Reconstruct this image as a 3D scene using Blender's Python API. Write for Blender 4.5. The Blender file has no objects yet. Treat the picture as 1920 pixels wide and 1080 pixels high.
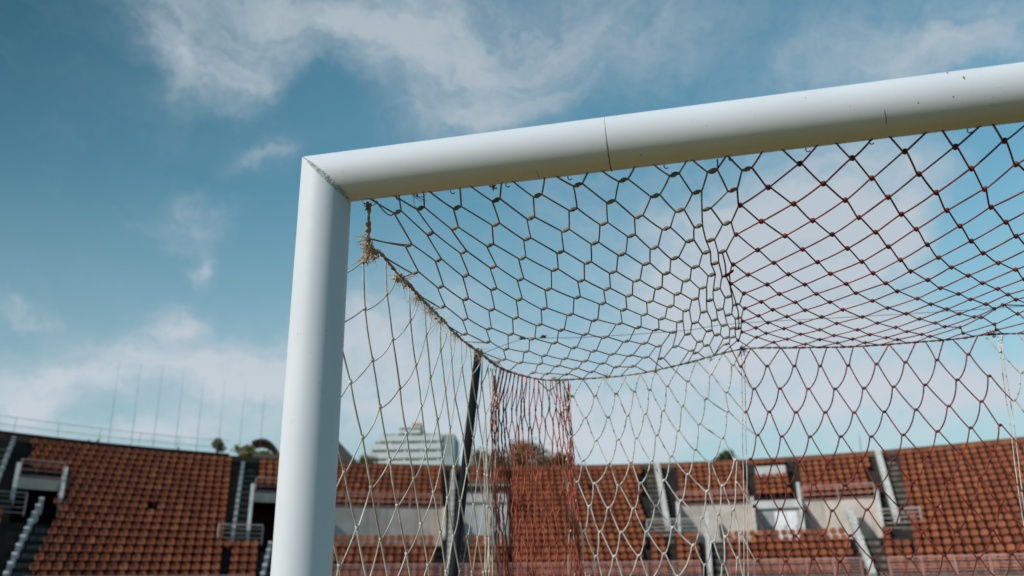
import bpy, bmesh, math, random, json
from mathutils import Vector, Matrix, noise
rnd = random.Random(7)
R = math.radians
sc = bpy.context.scene
COL = sc.collection

# ------------------------------------------------------------------ camera, sky, sun, exposure
cd = bpy.data.cameras.new('camera'); cam = bpy.data.objects.new('camera', cd); COL.objects.link(cam)
YAW, PITCH, ROLL = R(11.37941), R(20.00785), R(-0.75)
Fw = Vector((-math.sin(YAW)*math.cos(PITCH), math.cos(YAW)*math.cos(PITCH), math.sin(PITCH)))
Rt = Vector((math.cos(YAW), math.sin(YAW), 0)); Up = Rt.cross(Fw)
R2 = math.cos(ROLL)*Rt + math.sin(ROLL)*Up; U2 = R2.cross(Fw)
EYE = Vector((0.762506, -1.575705, 1.594816))
m = Matrix((R2, U2, -Fw)).transposed().to_4x4(); m.translation = EYE
cam.matrix_world = m
cd.sensor_width = 36; cd.lens = 1493/1920*36; cd.clip_start = .05; cd.clip_end = 4000
cd.dof.use_dof = True; cd.dof.focus_distance = 2.15; cd.dof.aperture_fstop = 2.95
sc.camera = cam

SUN = Vector((-.73, -.70, .65)).normalized()
SUN_EL = math.asin(SUN.z); SUN_AZ = math.atan2(SUN.x, SUN.y)
sd = bpy.data.lights.new('sun', 'SUN'); sd.energy = 3.35; sd.angle = R(.6); sd.color = (1, .95, .87)
so = bpy.data.objects.new('sun', sd); COL.objects.link(so)
so.rotation_euler = SUN.to_track_quat('Z', 'Y').to_euler(); so.location = (-20, -22, 50)

vs = sc.view_settings
vs.view_transform = 'Standard'; vs.look = 'None'; vs.gamma = 1; vs.use_curve_mapping = False; vs.exposure = 0.0

world = bpy.data.worlds.new('World'); sc.world = world; world.use_nodes = True
NT = world.node_tree; NT.nodes.clear()
def nd(nt, t, **kw):
    n = nt.nodes.new(t)
    for k, v in kw.items():
        if k.startswith('i_'):
            n.inputs[int(k[2:])].default_value = v
        else: setattr(n, k, v)
    return n
def M(nt, op, a, b=None, c=None, clamp=False):
    n = nt.nodes.new('ShaderNodeMath'); n.operation = op; n.use_clamp = clamp
    for i, v in enumerate((a, b, c)):
        if v is None: continue
        if isinstance(v, (int, float)): n.inputs[i].default_value = v
        else: nt.links.new(v, n.inputs[i])
    return n.outputs[0]
def mixc(nt, f, a, b, mode='MIX'):
    n = nt.nodes.new('ShaderNodeMix'); n.data_type = 'RGBA'; n.blend_type = mode; n.clamp_factor = True
    for s, v in ((0, f), (6, a), (7, b)):
        if isinstance(v, (int, float)): n.inputs[s].default_value = v
        elif isinstance(v, tuple): n.inputs[s].default_value = (*v, 1)
        else: nt.links.new(v, n.inputs[s])
    return n.outputs[2]
def fbm(nt, vec, scale, detail=6, rough=.55, dist=0.):
    n = nd(nt, 'ShaderNodeTexNoise'); n.inputs['Scale'].default_value = scale; n.inputs['Detail'].default_value = detail
    n.inputs['Roughness'].default_value = rough; n.inputs['Distortion'].default_value = dist
    if vec is not None: nt.links.new(vec, n.inputs['Vector'])
    return n
# clouds: (azimuth, elevation, half width, half height in degrees, amount)
CLOUDS = [(-26.5, 37.4, 15.0, 3.0, 0.6), (-38.2, 35.0, 2.7, 3.5, 0.6), (-33.2, 33.6, 3.6, 2.0, 0.65), (-20.3, 39.0, 10.2, 2.0, 0.6), (-13.9, 32.7, 6.7, 2.0, 0.8), (-18.4, 35.9, 11.8, 2.1, 0.3), (-2.4, 37.4, 12.8, 4.0, 0.6), (21.4, 33.4, 8.7, 2.7, 0.85), (10.2, 22.4, 8.8, 6.3, 1.0), (4.1, 18.4, 8.9, 4.4, 0.8), (-6.3, 24.5, 3.7, 2.3, 0.3), (-25.5, 15.5, 13.6, 3.0, 0.5), (-29.7, 13.8, 4.0, 2.5, 1.0), (-10.0, 10.9, 18.4, 3.4, 0.9), (-19.4, 16.9, 6.0, 3.0, 0.5), (-37.7, 14.5, 8.9, 2.1, 0.65), (-43.2, 12.3, 4.5, 2.3, 0.9), (-34.2, 18.3, 1.7, 1.5, 0.95), (-32.6, 23.5, 1.0, 1.5, 0.95), (-34.1, 26.0, 3.2, 1.1, 0.6), (-29.8, 29.2, 2.2, 1.1, 0.5), (-44.3, 18.3, 3.0, 0.6, 0.42), (-35.4, 9.9, 6.7, 1.2, 0.6), (15.6, 9.4, 8.9, 2.7, 1.3), (19.8, 10.9, 3.3, 1.9, 0.5), (12.2, 23.2, 7.3, 5.2, 0.5), (7.5, 15.8, 8.4, 2.2, 0.5), (12.6, 15.3, 9.2, 2.1, 0.5), (-27.4, 33.4, 3.0, 1.7, -0.5), (22.8, 21.0, 3.0, 4.4, -0.8), (-38.8, 11.2, 2.8, 1.3, -0.35), (22.8, 20.0, 2.5, 3.5, -0.6), (-15.7, 10.5, 10.0, 2.2, 0.4)]
tc = nd(NT, 'ShaderNodeTexCoord'); DIR = tc.outputs['Generated']
sky = nd(NT, 'ShaderNodeTexSky', sky_type='NISHITA', sun_disc=False, sun_elevation=SUN_EL, sun_rotation=SUN_AZ)
sky.altitude = 50; sky.air_density = 1.1; sky.dust_density = 1.6; sky.ozone_density = 1.2
w1 = fbm(NT, DIR, 3.2, 7, .6)
sub = nd(NT, 'ShaderNodeVectorMath', operation='SUBTRACT'); NT.links.new(w1.outputs['Color'], sub.inputs[0]); sub.inputs[1].default_value = (.5, .5, .5)
scl = nd(NT, 'ShaderNodeVectorMath', operation='SCALE'); NT.links.new(sub.outputs[0], scl.inputs[0]); scl.inputs['Scale'].default_value = .30
wd = nd(NT, 'ShaderNodeVectorMath', operation='ADD'); NT.links.new(DIR, wd.inputs[0]); NT.links.new(scl.outputs[0], wd.inputs[1])
def azel(v):
    nrm = nd(NT, 'ShaderNodeVectorMath', operation='NORMALIZE'); NT.links.new(v, nrm.inputs[0])
    s = nd(NT, 'ShaderNodeSeparateXYZ'); NT.links.new(nrm.outputs[0], s.inputs[0])
    return M(NT, 'MULTIPLY', M(NT, 'ARCTAN2', s.outputs[0], s.outputs[1]), 57.2958), M(NT, 'MULTIPLY', M(NT, 'ARCSINE', s.outputs[2]), 57.2958)
AZ, EL = azel(wd.outputs[0]); AZ0, EL0 = azel(DIR)
def blob(a, e, sa, se, amp, A_=None, E_=None):
    x = M(NT, 'DIVIDE', M(NT, 'SUBTRACT', A_ or AZ, a), sa); y = M(NT, 'DIVIDE', M(NT, 'SUBTRACT', E_ or EL, e), se)
    q = M(NT, 'ADD', M(NT, 'MULTIPLY', x, x), M(NT, 'MULTIPLY', y, y))
    return M(NT, 'MULTIPLY', M(NT, 'EXPONENT', M(NT, 'MULTIPLY', q, -1.)), amp)
tot = None
for c in CLOUDS:
    b = blob(*c); tot = b if tot is None else M(NT, 'ADD', tot, b)
# streaky structure
strv = nd(NT, 'ShaderNodeMapping'); strv.inputs['Rotation'].default_value = (0.2, .35, .3); strv.inputs['Scale'].default_value = (1, 1, 2.4)
NT.links.new(wd.outputs[0], strv.inputs['Vector'])
n2 = fbm(NT, strv.outputs[0], 5.5, 9, .62, .4)
n3 = fbm(NT, DIR, 2.1, 5, .55)
st2 = nd(NT, 'ShaderNodeMapping'); st2.inputs['Rotation'].default_value = (.1, -.5, .5); st2.inputs['Scale'].default_value = (1.2, 1, 3.4)
NT.links.new(wd.outputs[0], st2.inputs['Vector'])
n4 = fbm(NT, st2.outputs[0], 13, 8, .66, .8)
dens = M(NT, 'MULTIPLY', tot, M(NT, 'ADD', M(NT, 'MULTIPLY', n2.outputs[0], 2.5), -.33))
dens = M(NT, 'ADD', dens, M(NT, 'MULTIPLY', M(NT, 'SUBTRACT', n3.outputs[0], .5), .55))
dens = M(NT, 'ADD', dens, M(NT, 'MULTIPLY', M(NT, 'SUBTRACT', n4.outputs[0], .5), M(NT, 'ADD', M(NT, 'MULTIPLY', tot, .6, clamp=True), .42)))
dens = M(NT, 'ADD', dens, .05)
mr = nd(NT, 'ShaderNodeMapRange', interpolation_type='SMOOTHSTEP'); NT.links.new(dens, mr.inputs['Value'])
mr.inputs['From Min'].default_value = .0; mr.inputs['From Max'].default_value = 1.3; mr.inputs['To Max'].default_value = .97
alpha = mr.outputs[0]
skyc = mixc(NT, 1., sky.outputs[0], (1.02, 1.74, 1.54), 'MULTIPLY')
low = M(NT, 'SUBTRACT', 1., M(NT, 'DIVIDE', EL0, 26.), clamp=True)            # paler air near the horizon
skyc = mixc(NT, M(NT, 'MULTIPLY', low, .85), skyc, (4.8, 5.65, 6.45))
dark = blob(-62, 41, 27, 25, .97, AZ0, EL0)
skyc = mixc(NT, dark, skyc, (.12, .72, 1.2))
hgt = M(NT, 'DIVIDE', EL0, 40., clamp=True)
cloudc = mixc(NT, hgt, (7.15, 7.7, 8.4), (4.5, 5.35, 5.95))
cloudc = mixc(NT, M(NT, 'MULTIPLY', M(NT, 'SUBTRACT', n3.outputs[0], .4), 1.2, clamp=True), cloudc, (4.9, 5.7, 6.5))
fin = mixc(NT, alpha, skyc, cloudc)
sep = nd(NT, 'ShaderNodeSeparateXYZ'); NT.links.new(DIR, sep.inputs[0])
def sstep(v, a, b):
    q = nd(NT, 'ShaderNodeMapRange', interpolation_type='SMOOTHSTEP'); NT.links.new(v, q.inputs['Value']); q.inputs['From Min'].default_value = a; q.inputs['From Max'].default_value = b; return q.outputs[0]
deep = M(NT, 'MAXIMUM', sstep(EL0, 40, 68), sstep(M(NT, 'MULTIPLY', sep.outputs[1], -1.), -.25, .5))      # unseen sky overhead and behind, darkened to deep blue to lower ambient light
fin = mixc(NT, M(NT, 'MULTIPLY', deep, .75), fin, (1.05, 2.9, 4.1))
bg = nd(NT, 'ShaderNodeBackground'); NT.links.new(fin, bg.inputs['Color']); bg.inputs['Strength'].default_value = .09
wo = nd(NT, 'ShaderNodeOutputWorld'); NT.links.new(bg.outputs[0], wo.inputs['Surface'])

# ------------------------------------------------------------------ materials
def mat(name, col, rough=.7, var=.15, scale=8., spec=.3, bump=0., col2=None, detail=5, coord='Object', metal=0.):
    ma = bpy.data.materials.new(name); ma.use_nodes = True; nt = ma.node_tree
    b = nt.nodes['Principled BSDF']; b.inputs['Roughness'].default_value = rough; b.inputs['Specular IOR Level'].default_value = spec
    b.inputs['Metallic'].default_value = metal
    t = nd(nt, 'ShaderNodeTexCoord'); n = fbm(nt, t.outputs[coord], scale, detail, .6)
    c2 = col2 or tuple(c*.55 for c in col)
    f = M(nt, 'MULTIPLY', M(nt, 'SUBTRACT', n.outputs[0], .5-var/2 if col2 is None else .4), 1./max(var, .01) if col2 is None else 4., clamp=True)
    hi = tuple(min(1, c*(1+var*.6)) for c in col); lo = tuple(c*(1-var) for c in col)
    res = mixc(nt, f, c2 if col2 else lo, col if col2 else hi)
    nt.links.new(res, b.inputs['Base Color'])
    if bump:
        bp = nd(nt, 'ShaderNodeBump'); bp.inputs['Strength'].default_value = bump; bp.inputs['Distance'].default_value = .02
        nt.links.new(n.outputs[0], bp.inputs['Height']); nt.links.new(bp.outputs[0], b.inputs['Normal'])
    ma['base'] = 1
    return ma
def paint_material():
    ma = bpy.data.materials.new('goal_paint'); ma.use_nodes = True; nt = ma.node_tree; b = nt.nodes['Principled BSDF']
    t = nd(nt, 'ShaderNodeTexCoord'); n = fbm(nt, t.outputs['Object'], 3, 6, .6); n_b = fbm(nt, t.outputs['Object'], 38, 4, .6)
    n_c = fbm(nt, t.outputs['Object'], 150, 2, .5)
    base = mixc(nt, M(nt, 'MULTIPLY', M(nt, 'SUBTRACT', n.outputs[0], .42), 3., clamp=True), (.68, .69, .75), (.74, .75, .81))
    grime = M(nt, 'MULTIPLY', M(nt, 'SUBTRACT', n_b.outputs[0], .66), 6., clamp=True)
    base = mixc(nt, M(nt, 'MULTIPLY', grime, .35), base, (.34, .27, .18))
    spk = M(nt, 'MULTIPLY', M(nt, 'SUBTRACT', n_c.outputs[0], .765), 40., clamp=True)
    base = mixc(nt, M(nt, 'MULTIPLY', spk, .8), base, (.13, .09, .06))
    nt.links.new(base, b.inputs['Base Color']); b.inputs['Roughness'].default_value = .38; b.inputs['Specular IOR Level'].default_value = .3
    rr = M(nt, 'ADD', M(nt, 'MULTIPLY', n_b.outputs[0], .25), .44); nt.links.new(rr, b.inputs['Roughness'])
    bp = nd(nt, 'ShaderNodeBump'); bp.inputs['Strength'].default_value = .06; bp.inputs['Distance'].default_value = .004
    nt.links.new(n_b.outputs[0], bp.inputs['Height']); nt.links.new(bp.outputs[0], b.inputs['Normal'])
    return ma
PAINT = paint_material()
TAPE = mat('worn_joint_filler', (.62, .65, .64), .8, scale=110, col2=(.30, .36, .35), bump=.4)
CRACK = mat('dark_seam', (.035, .028, .022), .9, .3, 60)
CHIP = mat('rust_chip', (.25, .13, .05), .9, scale=180, col2=(.06, .04, .03))
CORD_W = mat('shaded_white_cord', (.34, .30, .25), .85, scale=18, col2=(.15, .12, .095), bump=.3)  # white roof cord darkened; shade on its underside put into the colour
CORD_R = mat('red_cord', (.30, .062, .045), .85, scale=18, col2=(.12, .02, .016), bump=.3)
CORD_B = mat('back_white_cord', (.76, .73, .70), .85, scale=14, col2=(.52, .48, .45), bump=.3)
CORD_S = mat('side_cord', (.76, .70, .63), .85, scale=9, col2=(.42, .34, .27), bump=.3)
CORD_RL = mat('lit_red_cord', (.56, .15, .09), .85, scale=18, col2=(.34, .07, .045), bump=.3)  # lighter copy of the red cord, sunlight painted into the colour
CORD_E = mat('edge_cord', (.50, .39, .28), .9, scale=26, col2=(.30, .15, .10), bump=.5)
FRAY = mat('frayed_fibre', (.62, .52, .40), .95, scale=30, col2=(.44, .29, .21))
BLACK = mat('black_paint', (.006, .007, .009), .6, .3, 12, .2)
DARKROPE = mat('dark_rope', (.03, .04, .045), .8, .3, 30)
CONC = mat('terrace_concrete', (.045, .037, .033), .95, scale=1.2, col2=(.020, .017, .016), bump=.2)  # very dark concrete; shade between the seat rows put into the colour
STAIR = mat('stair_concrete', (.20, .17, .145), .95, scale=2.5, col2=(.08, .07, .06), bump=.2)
def streaks(ma, dark, amt):
    nt = ma.node_tree; b = nt.nodes['Principled BSDF']; base = b.inputs['Base Color'].links[0].from_socket
    tx = nd(nt, 'ShaderNodeTexCoord'); mp = nd(nt, 'ShaderNodeMapping'); mp.inputs['Scale'].default_value = (1, 1, .12); nt.links.new(tx.outputs['Object'], mp.inputs['Vector'])
    n = fbm(nt, mp.outputs[0], 2.6, 6, .65); f = M(nt, 'MULTIPLY', M(nt, 'SUBTRACT', n.outputs[0], .52), 5., clamp=True)
    nt.links.new(mixc(nt, M(nt, 'MULTIPLY', f, amt), base, dark), b.inputs['Base Color']); return ma
BEIGE = mat('beige_wall', (.62, .54, .49), .9, scale=.8, col2=(.47, .40, .355))
WHITEW = mat('white_wall', (.66, .67, .69), .85, scale=.9, col2=(.50, .50, .50))
streaks(BEIGE, (.26, .21, .18), .75); streaks(WHITEW, (.36, .34, .32), .6)
KERB = mat('white_kerb_paint', (.62, .61, .59), .8, scale=3., col2=(.40, .38, .36))
LEDGE = mat('ledge_render', (.40, .33, .26), .9, scale=1.5, col2=(.24, .19, .15))
RAILP = mat('pink_white_rail', (.56, .36, .33), .55, scale=3., col2=(.42, .22, .20))
RAILW = mat('white_rail', (.60, .56, .54), .5, scale=3., col2=(.42, .36, .34))
GREYRAIL = mat('grey_rail', (.30, .29, .29), .5, scale=3., col2=(.19, .18, .18))
DOORM = mat('white_door', (.74, .76, .80), .5, .1, 2.)
GREYDOOR = mat('grey_door', (.36, .37, .39), .6, .15, 2.)
RIMM = mat('rim_band', (.20, .105, .065), .9, scale=.7, col2=(.10, .05, .035))
def pitch_material():
    # dark turf plus an unseen sandy patch added to bounce warm light onto the bar
    ma = mat('pitch_turf', (.075, .078, .022), .95, scale=1.3, col2=(.045, .05, .016), bump=.6); nt = ma.node_tree; b = nt.nodes['Principled BSDF']
    base = b.inputs['Base Color'].links[0].from_socket
    tx = nd(nt, 'ShaderNodeTexCoord'); n = fbm(nt, tx.outputs['Object'], .9, 6, .6); n_b = fbm(nt, tx.outputs['Object'], 14, 5, .65)
    d = nd(nt, 'ShaderNodeVectorMath', operation='DISTANCE'); nt.links.new(tx.outputs['Object'], d.inputs[0]); d.inputs[1].default_value = (-.2, -.2, 0)
    q = M(nt, 'ADD', d.outputs['Value'], M(nt, 'MULTIPLY', M(nt, 'SUBTRACT', n.outputs[0], .5), 2.2))
    f = M(nt, 'DIVIDE', M(nt, 'SUBTRACT', 2.3, q), .9, clamp=True)
    bounce_patch = mixc(nt, n_b.outputs[0], (.40, .235, .06), (.56, .34, .095))
    nt.links.new(mixc(nt, f, base, bounce_patch), b.inputs['Base Color']); return ma
GRASS = pitch_material()
TRACK = mat('track_rubber', (.24, .09, .06), .95, .25, 1.)
EARTH = mat('earth', (.13, .11, .06), .95, scale=.05, col2=(.07, .08, .035))
GLASS = mat('hazed_glazing', (.36, .40, .41), .3, .3, 1., .5)  # office glazing paled; distance haze put into the colour
BWHITE = mat('pale_facade', (.74, .76, .77), .8, scale=.4, col2=(.64, .67, .67))
BTEAL = mat('grey_green_facade', (.34, .42, .43), .8, .15, .5)
ROOFT = mat('clay_roof', (.36, .17, .11), .85, scale=1.4, col2=(.24, .11, .07))
ROOFG = mat('grey_roof', (.12, .10, .10), .8, .25, 1.2)
PEACH = mat('peach_wall', (.46, .30, .20), .9, .15, .8)
BARK = mat('bark', (.13, .10, .07), .95, .3, 4.)
POLE = mat('thin_mast', (.20, .27, .31), .5, .15, 3.)
FENCEM = mat('rim_fence_wire', (.30, .36, .39), .5, .15, 3.)
def leafmat(name, a, b):
    ma = mat(name, a, .7, scale=1.1, col2=b, spec=.2)
    return ma
LEAF = leafmat('leaf_green', (.12, .15, .06), (.06, .08, .035))
LEAFY = leafmat('leaf_yellow', (.42, .34, .11), (.22, .20, .07))
LEAFO = leafmat('leaf_russet', (.34, .20, .11), (.20, .14, .07))
# seat plastic: per-object and per-seat tint
def seatmat(name, far):
    ma = bpy.data.materials.new(name); ma.use_nodes = True; nt = ma.node_tree; b = nt.nodes['Principled BSDF']
    b.inputs['Roughness'].default_value = .55; b.inputs['Specular IOR Level'].default_value = .25
    if far:
        a = nd(nt, 'ShaderNodeAttribute', attribute_name='tint'); f = a.outputs['Fac']
    else:
        a = nd(nt, 'ShaderNodeObjectInfo'); f = a.outputs['Random']
    cr = nd(nt, 'ShaderNodeValToRGB'); nt.links.new(f, cr.inputs[0])
    e = cr.color_ramp.elements; e[0].position = 0; e[0].color = (.165, .040, .018, 1); e[1].position = 1; e[1].color = (.34, .105, .036, 1)
    for p, c in ((.25, (.265, .066, .022)), (.5, (.20, .05, .023)), (.7, (.295, .08, .025)), (.86, (.27, .078, .038))):
        x = e.new(p); x.color = (*c, 1)
    t = nd(nt, 'ShaderNodeTexCoord'); n = fbm(nt, t.outputs['Object'], 2.2, 5, .6)
    res = mixc(nt, M(nt, 'MULTIPLY', M(nt, 'SUBTRACT', n.outputs[0], .55), 3., clamp=True), cr.outputs[0], (.22, .07, .036))
    nt.links.new(res, b.inputs['Base Color'])
    return ma
SEAT = seatmat('seat_plastic', False); SEATF = seatmat('seat_plastic_far', True)

# ------------------------------------------------------------------ helpers
def tag(o, label=None, cat=None, group=None, kind=None):
    if label: o['label'] = label
    if cat: o['category'] = cat
    if group: o['group'] = group
    if kind: o['kind'] = kind
    return o
def empty(name, loc=(0, 0, 0)):
    o = bpy.data.objects.new(name, None); COL.objects.link(o); o.location = loc; o.empty_display_size = .2; return o
class MB:
    def __init__(s): s.v = []; s.f = []
    def add(s, vs, fs):
        k = len(s.v); s.v += [tuple(p) for p in vs]; s.f += [tuple(i+k for i in f) for f in fs]
    def box(s, c, sx, sy, sz, ax=None):
        X, Y, Z = ax or (Vector((1, 0, 0)), Vector((0, 1, 0)), Vector((0, 0, 1))); c = Vector(c)
        vs = [c+X*(a*sx/2)+Y*(b*sy/2)+Z*(d*sz/2) for d in (-1, 1) for b in (-1, 1) for a in (-1, 1)]
        s.add(vs, [(0, 2, 3, 1), (4, 5, 7, 6), (0, 1, 5, 4), (2, 6, 7, 3), (0, 4, 6, 2), (1, 3, 7, 5)])
    def hexa(s, b, t):
        n = len(b); s.add(list(b)+list(t), [tuple(range(n))[::-1], tuple(range(n, 2*n))]+[(i, (i+1) % n, n+(i+1) % n, n+i) for i in range(n)])
    def tube(s, pts, r, k=5, caps=True):
        pts = [Vector(p) for p in pts]; n = len(pts)
        if n < 2: return
        rr = r if isinstance(r, (list, tuple)) else [r]*n
        d0 = (pts[1]-pts[0])
        if d0.length < 1e-7: return
        nrm = d0.normalized().orthogonal().normalized(); vs = []; fs = []
        for i in range(n):
            d = (pts[min(i+1, n-1)]-pts[max(i-1, 0)])
            d = d.normalized() if d.length > 1e-9 else d0.normalized()
            nrm = (nrm-d*nrm.dot(d)); nrm = nrm.normalized() if nrm.length > 1e-6 else d.orthogonal().normalized()
            bn = d.cross(nrm)
            vs += [pts[i]+(nrm*math.cos(2*math.pi*j/k)+bn*math.sin(2*math.pi*j/k))*rr[i] for j in range(k)]
        for i in range(n-1):
            for j in range(k):
                a = i*k+j; b = i*k+(j+1) % k; fs.append((a, b, b+k, a+k))
        if caps: fs += [tuple(range(k))[::-1], tuple(range((n-1)*k, n*k))]
        s.add(vs, fs)
    def build(s, name, ma, parent=None, smooth=False, mw=None):
        me = bpy.data.meshes.new(name); me.from_pydata(s.v, [], s.f); me.update(calc_edges=True)
        if smooth: me.polygons.foreach_set('use_smooth', [True]*len(me.polygons))
        me.materials.append(ma)
        o = bpy.data.objects.new(name, me); COL.objects.link(o)
        if parent: o.parent = parent
        if mw is not None: o.matrix_world = mw
        return o
    def normals(s):
        pass
def fixn(o):
    bm = bmesh.new(); bm.from_mesh(o.data); bmesh.ops.recalc_face_normals(bm, faces=bm.faces); bm.to_mesh(o.data); bm.free(); return o
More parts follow.
